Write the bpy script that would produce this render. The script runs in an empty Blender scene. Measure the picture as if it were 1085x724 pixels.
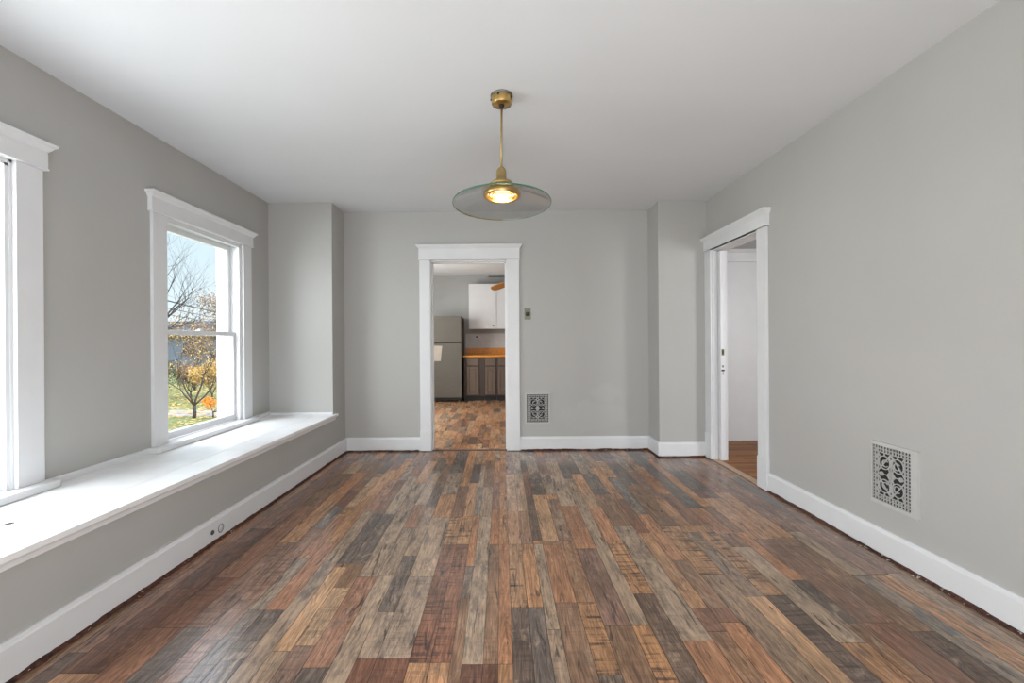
import bpy, bmesh, math, random
from mathutils import Vector, Matrix
C = bpy.context.scene.collection
R = math.radians
rnd = random.Random(11)

# ------------------------------------------------------------------ colour
def s2l(c):
    c = c / 255.0
    return c / 12.92 if c <= 0.04045 else ((c + 0.055) / 1.055) ** 2.4
def rgb(r, g, b):
    return (s2l(r), s2l(g), s2l(b), 1.0)

# ------------------------------------------------------------------ materials
def nmat(name):
    m = bpy.data.materials.new(name)
    m.use_nodes = True
    nt = m.node_tree
    return m, nt, nt.nodes['Principled BSDF']

def simple(name, col, rough=0.5, metal=0.0, var=0.06, scale=8.0, bump=0.0, bscale=60.0, spec=0.5, stretch=(1, 1, 1), coat=0.0):
    m, nt, b = nmat(name)
    N, L = nt.nodes, nt.links
    tc = N.new('ShaderNodeTexCoord')
    mp = N.new('ShaderNodeMapping'); mp.inputs['Scale'].default_value = stretch
    L.new(tc.outputs['Object'], mp.inputs['Vector'])
    no = N.new('ShaderNodeTexNoise'); no.inputs['Scale'].default_value = scale
    no.inputs['Detail'].default_value = 5
    L.new(mp.outputs['Vector'], no.inputs['Vector'])
    mr = N.new('ShaderNodeMapRange')
    mr.inputs['From Min'].default_value = 0.3; mr.inputs['From Max'].default_value = 0.7
    mr.inputs['To Min'].default_value = 1 - var; mr.inputs['To Max'].default_value = 1 + var
    L.new(no.outputs['Fac'], mr.inputs['Value'])
    mx = N.new('ShaderNodeVectorMath'); mx.operation = 'SCALE'
    mx.inputs[0].default_value = col[:3]
    L.new(mr.outputs['Result'], mx.inputs['Scale'])
    L.new(mx.outputs['Vector'], b.inputs['Base Color'])
    b.inputs['Roughness'].default_value = rough
    b.inputs['Metallic'].default_value = metal
    b.inputs['Specular IOR Level'].default_value = spec
    b.inputs['Coat Weight'].default_value = coat
    if bump > 0:
        n2 = N.new('ShaderNodeTexNoise'); n2.inputs['Scale'].default_value = bscale
        n2.inputs['Detail'].default_value = 4
        L.new(mp.outputs['Vector'], n2.inputs['Vector'])
        bp = N.new('ShaderNodeBump'); bp.inputs['Strength'].default_value = bump
        bp.inputs['Distance'].default_value = 0.002
        L.new(n2.outputs['Fac'], bp.inputs['Height'])
        L.new(bp.outputs['Normal'], b.inputs['Normal'])
    return m

M = {}
M['wall'] = simple('grey_wall_paint', (0.475, 0.468, 0.452, 1), 0.55, var=0.02, scale=2.2, bump=0.10, bscale=140, spec=0.25)
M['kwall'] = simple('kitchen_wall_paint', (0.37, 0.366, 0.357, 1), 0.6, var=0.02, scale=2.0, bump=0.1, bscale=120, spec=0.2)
M['ceil'] = simple('ceiling_paint', (0.74, 0.755, 0.775, 1), 0.7, var=0.015, scale=1.5, bump=0.08, bscale=90, spec=0.2)
M['trim'] = simple('white_trim_paint', (0.765, 0.77, 0.785, 1), 0.35, var=0.02, scale=6, bump=0.06, bscale=50, spec=0.4)
M['seat'] = simple('white_bench_paint', (0.90, 0.90, 0.905, 1), 0.32, var=0.035, scale=9, bump=0.25, bscale=30, spec=0.45)
M['edge'] = simple('dark_subfloor_edge', rgb(58, 34, 26), 0.9, var=0.5, scale=30)
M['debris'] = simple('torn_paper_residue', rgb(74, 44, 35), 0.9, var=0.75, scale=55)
M['chips'] = simple('pale_paint_chips', rgb(190, 180, 170), 0.8, var=0.2, scale=50)
M['dark'] = simple('dark_void', rgb(40, 38, 36), 0.8, var=0.1)
M['grille'] = simple('grille_paint', (0.53, 0.525, 0.51, 1), 0.45, var=0.03, scale=30, bump=0.05)
M['brass'] = simple('aged_brass', (0.62, 0.42, 0.16, 1), 0.28, metal=1.0, var=0.15, scale=25)
M['brassdull'] = simple('dull_brass', (0.46, 0.34, 0.15, 1), 0.42, metal=0.9, var=0.15, scale=25)
M['steel'] = simple('brushed_steel', (0.125, 0.114, 0.096, 1), 0.42, metal=0.4, var=0.08, scale=6, stretch=(1, 1, 14))
M['steelside'] = simple('dark_cabinet_side', rgb(60, 48, 44), 0.5, var=0.08)
M['chrome'] = simple('pewter_metal', (0.25, 0.24, 0.22, 1), 0.35, metal=0.9, var=0.1)
M['black'] = simple('black_plastic', rgb(28, 26, 25), 0.5, var=0.1)
M['taupe'] = simple('taupe_cabinet_paint', rgb(100, 84, 72), 0.45, var=0.05, scale=10)
M['cabdark'] = simple('dark_cabinet_frame', rgb(66, 54, 48), 0.5, var=0.05)
M['cabwhite'] = simple('white_cabinet_paint', (0.64, 0.64, 0.655, 1), 0.4, var=0.015)
M['butcher'] = simple('butcher_block', rgb(214, 138, 50), 0.4, var=0.22, scale=5, stretch=(3, 14, 14))
M['fanwood'] = simple('honey_fan_wood', rgb(150, 100, 50), 0.5, var=0.2, scale=8, stretch=(12, 2, 12))
M['paper'] = simple('paper', rgb(170, 160, 148), 0.8, var=0.06, scale=12)
M['bark'] = simple('grey_bark', rgb(70, 60, 55), 0.9, var=0.35, scale=18, stretch=(3, 3, 1))
M['bark_dark'] = simple('dark_bark', rgb(62, 56, 56), 0.9, var=0.3, scale=18)
M['leafyellow'] = simple('yellow_leaves', rgb(182, 148, 80), 0.7, var=0.35, scale=4)
M['leaforange'] = simple('orange_leaves', rgb(232, 146, 22), 0.7, var=0.3, scale=5)
M['leafbrown'] = simple('tan_leaves', rgb(140, 112, 84), 0.8, var=0.35, scale=4)
M['leafgreen'] = simple('olive_leaves', rgb(72, 76, 52), 0.8, var=0.4, scale=5)
M['road'] = simple('pale_asphalt', rgb(136, 130, 126), 0.9, var=0.1, scale=4)
M['roofdark'] = simple('dark_shingles', rgb(44, 48, 58), 0.9, var=0.25, scale=3)
M['roofgrey'] = simple('grey_shingles', rgb(98, 106, 112), 0.9, var=0.15, scale=3)
M['siding'] = simple('blue_grey_siding', rgb(104, 112, 124), 0.8, var=0.12, scale=5, stretch=(0.2, 0.2, 6))
M['sidingpale'] = simple('pale_siding', rgb(110, 114, 120), 0.8, var=0.12, scale=5, stretch=(0.2, 0.2, 6))
M['carwhite'] = simple('white_car_paint', rgb(222, 224, 228), 0.25, var=0.03, coat=0.5)
M['carglass'] = simple('car_glass', rgb(60, 70, 80), 0.1, var=0.03)
M['rubber'] = simple('rubber', rgb(30, 30, 32), 0.8, var=0.1)
M['wire'] = simple('cable_black', rgb(50, 54, 62), 0.7, var=0.1)
M['pole'] = simple('weathered_pole', rgb(108, 92, 78), 0.9, var=0.2)
M['extwhite'] = simple('exterior_white_paint', (0.9, 0.9, 0.9, 1), 0.6, var=0.02)
M['threshold'] = simple('pale_wood_threshold', rgb(196, 166, 142), 0.5, var=0.15, scale=6, stretch=(14, 2, 14))
M['thresholddark'] = simple('dark_threshold', rgb(74, 60, 56), 0.6, var=0.15)
M['oak'] = None

# wall paint with faint roller patches (back wall)
def patched_wall():
    m, nt, b = nmat('grey_wall_paint_patched')
    N, L = nt.nodes, nt.links
    tc = N.new('ShaderNodeTexCoord')
    def patch(cx, cz, rx, rz):
        mp = N.new('ShaderNodeMapping')
        mp.inputs['Location'].default_value = (-cx / rx, 0, -cz / rz)
        mp.inputs['Scale'].default_value = (1 / rx, 0, 1 / rz)
        L.new(tc.outputs['Object'], mp.inputs['Vector'])
        no = N.new('ShaderNodeTexNoise'); no.inputs['Scale'].default_value = 7
        L.new(tc.outputs['Object'], no.inputs['Vector'])
        ln = N.new('ShaderNodeVectorMath'); ln.operation = 'LENGTH'
        L.new(mp.outputs['Vector'], ln.inputs[0])
        ad = N.new('ShaderNodeMath'); ad.operation = 'MULTIPLY_ADD'
        L.new(no.outputs['Fac'], ad.inputs[0]); ad.inputs[1].default_value = 1.2
        L.new(ln.outputs['Value'], ad.inputs[2])
        mr = N.new('ShaderNodeMapRange'); mr.interpolation_type = 'SMOOTHSTEP'
        mr.inputs['From Min'].default_value = 1.35; mr.inputs['From Max'].default_value = 1.75
        mr.inputs['To Min'].default_value = 1.0; mr.inputs['To Max'].default_value = 0.0
        L.new(ad.outputs[0], mr.inputs['Value'])
        return mr.outputs['Result']
    a = patch(1.0, 0.36, 0.36, 0.16)
    c = patch(1.12, 0.62, 0.18, 0.10)
    mx0 = N.new('ShaderNodeMath'); mx0.operation = 'MAXIMUM'
    L.new(a, mx0.inputs[0]); L.new(c, mx0.inputs[1])
    mx = N.new('ShaderNodeMix'); mx.data_type = 'RGBA'
    mx.inputs['A'].default_value = (0.475, 0.468, 0.452, 1)
    mx.inputs['B'].default_value = (0.497, 0.491, 0.476, 1)
    L.new(mx0.outputs[0], mx.inputs['Factor'])
    L.new(mx.outputs['Result'], b.inputs['Base Color'])
    b.inputs['Roughness'].default_value = 0.5
    b.inputs['Specular IOR Level'].default_value = 0.25
    return m
M['wallpatch'] = patched_wall()

def thin_glass(name, tint, refl=1.0):
    m = bpy.data.materials.new(name); m.use_nodes = True
    nt = m.node_tree; N, L = nt.nodes, nt.links
    N.remove(N['Principled BSDF'])
    out = N['Material Output']
    tr = N.new('ShaderNodeBsdfTransparent'); tr.inputs['Color'].default_value = tint
    gl = N.new('ShaderNodeBsdfGlossy'); gl.inputs['Roughness'].default_value = 0.02
    ge = N.new('ShaderNodeNewGeometry')
    dt = N.new('ShaderNodeVectorMath'); dt.operation = 'DOT_PRODUCT'
    L.new(ge.outputs['Normal'], dt.inputs[0]); L.new(ge.outputs['Incoming'], dt.inputs[1])
    def mt(op, a, b_):
        n = N.new('ShaderNodeMath'); n.operation = op
        for i, q in enumerate((a, b_)):
            if isinstance(q, (int, float)): n.inputs[i].default_value = q
            else: L.new(q, n.inputs[i])
        return n.outputs[0]
    c1 = mt('SUBTRACT', 1.0, mt('ABSOLUTE', dt.outputs['Value'], 0))
    pw = mt('POWER', c1, 5.0)
    sch = mt('ADD', mt('MULTIPLY', pw, .95), .05)
    fr = mt('MULTIPLY', sch, refl)
    mx = N.new('ShaderNodeMixShader')
    L.new(fr, mx.inputs['Fac'])
    L.new(tr.outputs[0], mx.inputs[1]); L.new(gl.outputs[0], mx.inputs[2])
    L.new(mx.outputs[0], out.inputs['Surface'])
    return m
M['pane'] = thin_glass('window_glass', (0.98, 0.99, 0.99, 1), 0.6)
M['shade'] = thin_glass('smoky_shade_glass', (0.86, 0.865, 0.86, 1), 0.9)
m, nt, b = nmat('green_glass_edge')
b.inputs['Base Color'].default_value = rgb(60, 140, 112)
b.inputs['Roughness'].default_value = 0.12
b.inputs['Transmission Weight'].default_value = 0.35
M['rim'] = m
m, nt, b = nmat('lit_bulb')
b.inputs['Emission Color'].default_value = (1.0, 0.84, 0.50, 1)
b.inputs['Emission Strength'].default_value = 1.15
b.inputs['Base Color'].default_value = (1, 0.9, 0.7, 1)
M['bulb'] = m

def plank_mat():
    m, nt, b = nmat('weathered_mixed_planks')
    N, L = nt.nodes, nt.links
    tc = N.new('ShaderNodeTexCoord')
    tone = N.new('ShaderNodeAttribute'); tone.attribute_name = 'tone'
    tr = N.new('ShaderNodeAttribute'); tr.attribute_name = 'traits'
    sp = N.new('ShaderNodeSeparateColor'); L.new(tr.outputs['Color'], sp.inputs['Color'])
    seedv = N.new('ShaderNodeVectorMath'); seedv.operation = 'SCALE'
    seedv.inputs[0].default_value = (37.0, 61.0, 19.0)
    L.new(sp.outputs['Blue'], seedv.inputs['Scale'])
    add = N.new('ShaderNodeVectorMath'); add.operation = 'ADD'
    L.new(tc.outputs['Object'], add.inputs[0]); L.new(seedv.outputs['Vector'], add.inputs[1])
    def mapping(sx, sy):
        mp = N.new('ShaderNodeMapping'); mp.inputs['Scale'].default_value = (sx, sy, 1)
        L.new(add.outputs['Vector'], mp.inputs['Vector']); return mp.outputs['Vector']
    def noise(v, sc, det=5, rough=0.6, dist=0.0):
        n = N.new('ShaderNodeTexNoise'); n.inputs['Scale'].default_value = sc
        n.inputs['Detail'].default_value = det; n.inputs['Roughness'].default_value = rough
        n.inputs['Distortion'].default_value = dist
        L.new(v, n.inputs['Vector']); return n.outputs['Fac']
    def rng(v, a, b2, c, d):
        mr = N.new('ShaderNodeMapRange')
        for k, val in (('From Min', a), ('From Max', b2), ('To Min', c), ('To Max', d)):
            mr.inputs[k].default_value = val
        L.new(v, mr.inputs['Value']); return mr.outputs['Result']
    def math_(op, a, b2):
        n = N.new('ShaderNodeMath'); n.operation = op
        for i, v in enumerate((a, b2)):
            if isinstance(v, (int, float)): n.inputs[i].default_value = v
            else: L.new(v, n.inputs[i])
        return n.outputs[0]
    grain = noise(mapping(55, 3.0), 1.6, 8, 0.7, 0.6)
    g = rng(grain, 0.30, 0.70, 0.50, 1.42)
    # cathedral figure
    fig = noise(mapping(9, 0.9), 1.5, 3, 0.5, 1.6)
    wv = N.new('ShaderNodeMath'); wv.operation = 'SINE'
    L.new(math_('MULTIPLY', fig, 70.0), wv.inputs[0])
    f = rng(wv.outputs[0], -1, 1, 0.74, 1.14)
    broad = rng(noise(mapping(5, 1.6), 1.6, 5, .65), 0.3, 0.7, 0.68, 1.30)
    mul = math_('MULTIPLY', math_('MULTIPLY', g, f), broad)
    col = N.new('ShaderNodeVectorMath'); col.operation = 'SCALE'
    L.new(tone.outputs['Color'], col.inputs[0]); L.new(mul, col.inputs['Scale'])
    # weathered blue-grey / bleached patches
    wm = noise(mapping(6.5, 2.2), 2.2, 8, 0.75, 1.0)
    thr = math_('SUBTRACT', 0.74, math_('MULTIPLY', sp.outputs['Red'], 0.38))
    wmask = rng(math_('SUBTRACT', wm, thr), 0.0, 0.06, 0.0, 0.62)
    wcol = N.new('ShaderNodeMix'); wcol.data_type = 'RGBA'
    wcol.inputs['A'].default_value = rgb(94, 84, 79)
    wcol.inputs['B'].default_value = rgb(180, 152, 128)
    L.new(rng(noise(mapping(14, 4), 1.5, 6, 0.7), 0.40, 0.58, 0, 1), wcol.inputs['Factor'])
    gcol = N.new('ShaderNodeVectorMath'); gcol.operation = 'SCALE'
    L.new(wcol.outputs['Result'], gcol.inputs[0]); L.new(rng(grain, 0.3, 0.7, 0.75, 1.2), gcol.inputs['Scale'])
    m1 = N.new('ShaderNodeMix'); m1.data_type = 'RGBA'
    L.new(wmask, m1.inputs['Factor']); L.new(col.outputs['Vector'], m1.inputs['A']); L.new(gcol.outputs['Vector'], m1.inputs['B'])
    # saw marks across the board
    sv = mapping(3.5, 55)
    saw = noise(sv, 1.0, 4, 0.6, 0.5)
    smask = noise(mapping(14, 3.0), 1.2, 4)
    sfac = math_('MULTIPLY', rng(saw, 0.50, 0.60, 0, 1), math_('MULTIPLY', rng(smask, 0.38, 0.52, 0, 0.9), sp.outputs['Green']))
    m2 = N.new('ShaderNodeMix'); m2.data_type = 'RGBA'
    L.new(sfac, m2.inputs['Factor']); L.new(m1.outputs['Result'], m2.inputs['A'])
    m2.inputs['B'].default_value = rgb(56, 46, 42)
    # black cracks and knots
    ck = noise(mapping(26, 2.4), 1.3, 5, 0.62, 1.2)
    cfac = rng(math_('ADD', ck, math_('MULTIPLY', sp.outputs['Red'], .03)), 0.61, 0.68, 0, 0.8)
    m3 = N.new('ShaderNodeMix'); m3.data_type = 'RGBA'
    L.new(cfac, m3.inputs['Factor']); L.new(m2.outputs['Result'], m3.inputs['A'])
    m3.inputs['B'].default_value = rgb(52, 44, 42)
    L.new(m3.outputs['Result'], b.inputs['Base Color'])
    L.new(rng(grain, 0.3, 0.7, 0.24, 0.12), b.inputs['Roughness'])
    b.inputs['Specular IOR Level'].default_value = 0.6
    bp = N.new('ShaderNodeBump'); bp.inputs['Strength'].default_value = 0.12; bp.inputs['Distance'].default_value = 0.0015
    L.new(grain, bp.inputs['Height']); L.new(bp.outputs['Normal'], b.inputs['Normal'])
    return m
M['plank'] = plank_mat()

def ground_mat():
    m, nt, b = nmat('autumn_lawn')
    N, L = nt.nodes, nt.links
    tc = N.new('ShaderNodeTexCoord')
    n1 = N.new('ShaderNodeTexNoise'); n1.inputs['Scale'].default_value = 1.3; n1.inputs['Detail'].default_value = 8
    n2 = N.new('ShaderNodeTexNoise'); n2.inputs['Scale'].default_value = 9; n2.inputs['Detail'].default_value = 6
    L.new(tc.outputs['Object'], n1.inputs['Vector']); L.new(tc.outputs['Object'], n2.inputs['Vector'])
    r = N.new('ShaderNodeValToRGB')
    e = r.color_ramp.elements
    e[0].position = 0.35; e[0].color = rgb(66, 82, 38)
    e[1].position = 0.65; e[1].color = rgb(130, 118, 76)
    k = e.new(0.5); k.color = rgb(86, 100, 48)
    ad = N.new('ShaderNodeMath'); ad.operation = 'MULTIPLY_ADD'; ad.inputs[1].default_value = 0.5
    L.new(n2.outputs['Fac'], ad.inputs[0])
    h = N.new('ShaderNodeMath'); h.operation = 'MULTIPLY'; h.inputs[1].default_value = 0.5
    L.new(n1.outputs['Fac'], h.inputs[0]); L.new(h.outputs[0], ad.inputs[2])
    L.new(ad.outputs[0], r.inputs['Fac'])
    L.new(r.outputs['Color'], b.inputs['Base Color'])
    b.inputs['Roughness'].default_value = 0.95
    return m
M['lawn'] = ground_mat()

# ------------------------------------------------------------------ mesh helpers
class MB:
    def __init__(self, origin=(0, 0, 0)):
        self.bm = bmesh.new(); self.o = Vector(origin)
    def v(self, p): return self.bm.verts.new(Vector(p) - self.o)
    def face(self, vs, smooth=False, mi=0):
        try:
            f = self.bm.faces.new(vs); f.smooth = smooth; f.material_index = mi; return f
        except ValueError: return None
    def box(self, x0, x1, y0, y1, z0, z1, bevel=0.0):
        x0, x1 = sorted((x0, x1)); y0, y1 = sorted((y0, y1)); z0, z1 = sorted((z0, z1))
        vs = [self.v((x, y, z)) for z in (z0, z1) for x, y in ((x0, y0), (x1, y0), (x1, y1), (x0, y1))]
        fs = [(3, 2, 1, 0), (4, 5, 6, 7), (0, 1, 5, 4), (1, 2, 6, 5), (2, 3, 7, 6), (3, 0, 4, 7)]
        faces = [self.face([vs[i] for i in f]) for f in fs]
        if bevel > 0:
            es = list({e for f in faces for e in f.edges})
            bmesh.ops.bevel(self.bm, geom=es, offset=bevel, segments=2, profile=0.7, affect='EDGES')
        return self
    def prism(self, pts, d, mi=0, smooth=False):
        """polygon pts (3d), extruded by vector d"""
        d = Vector(d)
        a = [self.v(p) for p in pts]; b_ = [self.v(Vector(p) + d) for p in pts]
        n = len(pts)
        self.face(list(reversed(a)), False, mi); self.face(b_, False, mi)
        for i in range(n): self.face([a[i], a[(i + 1) % n], b_[(i + 1) % n], b_[i]], smooth, mi)
        return self
    def profile(self, prof, A, B, n):
        """profile (d,z) run from A to B (xy), d along outward normal n"""
        A = Vector((A[0], A[1], 0)); B = Vector((B[0], B[1], 0)); n = Vector((n[0], n[1], 0)).normalized()
        return self.prism([A + n * d + Vector((0, 0, z)) for d, z in prof], B - A)
    def loft(self, rings, smooth=False, cap=True):
        rs = [[self.v(p) for p in r] for r in rings]
        n = len(rs[0])
        for a, b_ in zip(rs, rs[1:]):
            for i in range(n): self.face([a[i], a[(i + 1) % n], b_[(i + 1) % n], b_[i]], smooth)
        if cap:
            self.face(list(reversed(rs[0]))); self.face(rs[-1])
        return self
    def lathe(self, prof, c=(0, 0, 0), seg=48, smooth=True, closed=False):
        c = Vector(c); rs = []
        for r, z in prof:
            if r < 1e-6: rs.append([self.v(c + Vector((0, 0, z)))])
            else: rs.append([self.v(c + Vector((r * math.cos(2 * math.pi * i / seg), r * math.sin(2 * math.pi * i / seg), z))) for i in range(seg)])
        pairs = list(zip(rs, rs[1:]))
        if closed: pairs.append((rs[-1], rs[0]))
        for a, b_ in pairs:
            for i in range(seg):
                j = (i + 1) % seg
                q = []
                for k in ([a[i % len(a)], a[j % len(a)], b_[j % len(b_)], b_[i % len(b_)]]):
                    if k not in q: q.append(k)
                if len(q) > 2: self.face(q, smooth)
        return self
    def tube(self, pts, rads, seg=6, cap=True):
        pts = [Vector(p) for p in pts]
        if isinstance(rads, (int, float)): rads = [rads] * len(pts)
        rings = []
        for i, p in enumerate(pts):
            d = (pts[min(i + 1, len(pts) - 1)] - pts[max(i - 1, 0)]).normalized()
            u = d.cross(Vector((0, 0, 1)))
            if u.length < 1e-3: u = Vector((1, 0, 0))
            u.normalize(); w = d.cross(u)
            rings.append([p + (u * math.cos(2 * math.pi * k / seg) + w * math.sin(2 * math.pi * k / seg)) * rads[i] for k in range(seg)])
        return self.loft(rings, True, cap)
    def build(self, name, mat, parent=None, bevel=0.0, normals=True):
        if normals: bmesh.ops.recalc_face_normals(self.bm, faces=self.bm.faces)
        me = bpy.data.meshes.new(name); self.bm.to_mesh(me); self.bm.free()
        for mm in (mat if isinstance(mat, (list, tuple)) else [mat]): me.materials.append(mm)
        o = bpy.data.objects.new(name, me); C.objects.link(o)
        o.location = self.o
        if parent is not None:
            o.parent = parent
            o.location = self.o - parent_world(parent)
        if bevel > 0:
            md = o.modifiers.new('bevel', 'BEVEL'); md.width = bevel; md.segments = 2; md.limit_method = 'ANGLE'
        return o

def parent_world(p):
    v = Vector(p.location)
    while p.parent is not None:
        p = p.parent; v += Vector(p.location)
    return v

def empty(name, loc, label=None, cat=None, group=None, kind=None):
    o = bpy.data.objects.new(name, None); C.objects.link(o); o.location = loc
    o.empty_display_size = 0.1
    tag(o, label, cat, group, kind); return o
def tag(o, label=None, cat=None, group=None, kind=None):
    if label: o['label'] = label
    if cat: o['category'] = cat
    if group: o['group'] = group
    if kind: o['kind'] = kind
    return o
def struct(o, label=None, cat=None): return tag(o, label, cat, None, 'structure')

# ------------------------------------------------------------------ dimensions
H = 2.588; XL = -2.332; XR = 2.08; YB = 4.92; YR = -2.6; YP1 = 4.569; YP2 = 4.60
XP1 = -1.694; XP2 = 1.594
def xface(y): return -1.692 - 0.0172 * (4.6 - y)       # the low wall below the window seat is not quite parallel
WT = 0.20

def holed_wall(axis, pos, thick, a0, a1, z0, z1, holes):
    """wall slab, axis 'x' = plane of constant x, holes (a0,a1,z0,z1)"""
    mb = MB()
    cuts = sorted({a0, a1, *[h[0] for h in holes], *[h[1] for h in holes]})
    for p, q in zip(cuts, cuts[1:]):
        hs = sorted([(h[2], h[3]) for h in holes if h[0] <= p + 1e-6 and h[1] >= q - 1e-6])
        z = z0; spans = []
        for ha, hb in hs:
            if ha > z + 1e-6: spans.append((z, ha))
            z = hb
        if z < z1 - 1e-6: spans.append((z, z1))
        for s, e in spans:
            if axis == 'x': mb.box(pos, pos + thick, p, q, s, e)
            else: mb.box(p, q, pos, pos + thick, s, e)
    return mb

# window openings on the left wall
W1 = (1.232, 2.172); W2 = (3.154, 4.092); W0 = (-0.69, 0.25)  # W0: extra unseen opening, added for its light
ZW0, ZW1 = 0.47, 2.068
wall_left = holed_wall('x', XL, -WT, YR - 0.2, YB + 0.16, -0.3, H + 0.02,
                       [(W0[0], W0[1], ZW0, ZW1), (W1[0], W1[1], ZW0, ZW1), (W2[0], W2[1], ZW0, ZW1)]).build('wall_left', M['wall'])
struct(wall_left)
DR = (3.66, 4.47)       # pocket doorway in the right wall
wr = holed_wall('x', XR, 0.135, YR - 0.2, YB + 0.16, -0.02, H + 0.02, [(DR[0], DR[1], -0.02, 2.068)]).build('wall_right', M['wall'])
struct(wr)
DB = (-0.762, 0.066)    # kitchen doorway in the back wall
wb = holed_wall('y', YB, 0.16, XL - 0.01, XR + 0.01, -0.02, H + 0.02, [(DB[0], DB[1], -0.02, 2.06)]).build('wall_back', M['wallpatch'])
struct(wb)
p1 = MB().box(XL - 0.01, XP1, YP1, YB + 0.01, 0.0, H + 0.01).build('wall_back_left_pillar', M['wall']); struct(p1)
p2 = MB().box(XP2, XR + 0.01, YP2, YB + 0.01, 0.0, H + 0.01).build('wall_back_right_pillar', M['wall']); struct(p2)
RW = [(-1.95, -0.75), (-0.5, 0.7), (0.9, 1.9)]
wre = holed_wall('y', YR, -0.2, XL - 0.2, XR + 0.2, -0.02, H + 0.02, [(a, b_, 0.5, 2.15) for a, b_ in RW]).build('wall_rear', M['wall']); struct(wre)
ce = MB().box(XL - 0.25, XR + 0.16, YR - 0.3, YB + 0.02, H, H + 0.2).build('ceiling', M['ceil']); struct(ce)

# low wall below window seat
lw = MB()
lw.prism([(xface(YR), YR, 0.0), (xface(YP1), YP1, 0.0), (XL + 0.002, YP1, 0.0), (XL + 0.002, YR, 0.0)], (0, 0, 0.43))
struct(lw.build('wall_left_seat_front', M['wall']))

# ------------------------------------------------------------------ floor planks
TONES = {
 'tan': ((160, 124, 96), .45, .12), 'orange': ((156, 116, 90), .22, .15), 'lighttan': ((168, 138, 112), .45, .15),
 'tansaw': ((156, 122, 94), .30, 1.0), 'brown': ((130, 104, 86), .5, .15), 'greytan': ((138, 120, 105), .7, .15),
 'red': ((124, 88, 72), .25, .7), 'darkred': ((108, 78, 66), .25, .5), 'redbrown': ((124, 94, 80), .35, .1),
 'pink': ((146, 112, 96), .40, .15), 'slate': ((98, 90, 87), .50, .3), 'dark': ((98, 84, 77), .50, .5),
 'grey': ((140, 125, 113), .9, .1), 'light': ((166, 148, 131), .95, .08), 'blue': ((112, 108, 106), .8, .2),
 'purple': ((122, 98, 88), .45, .3),
}
FILL = ['tan'] * 5 + ['orange'] * 3 + ['lighttan'] * 2 + ['tansaw'] * 3 + ['brown'] * 5 + ['greytan'] * 4 + ['red', 'redbrown', 'redbrown', 'pink', 'pink', 'slate', 'slate', 'dark', 'grey', 'grey', 'light', 'purple', 'purple']
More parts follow.
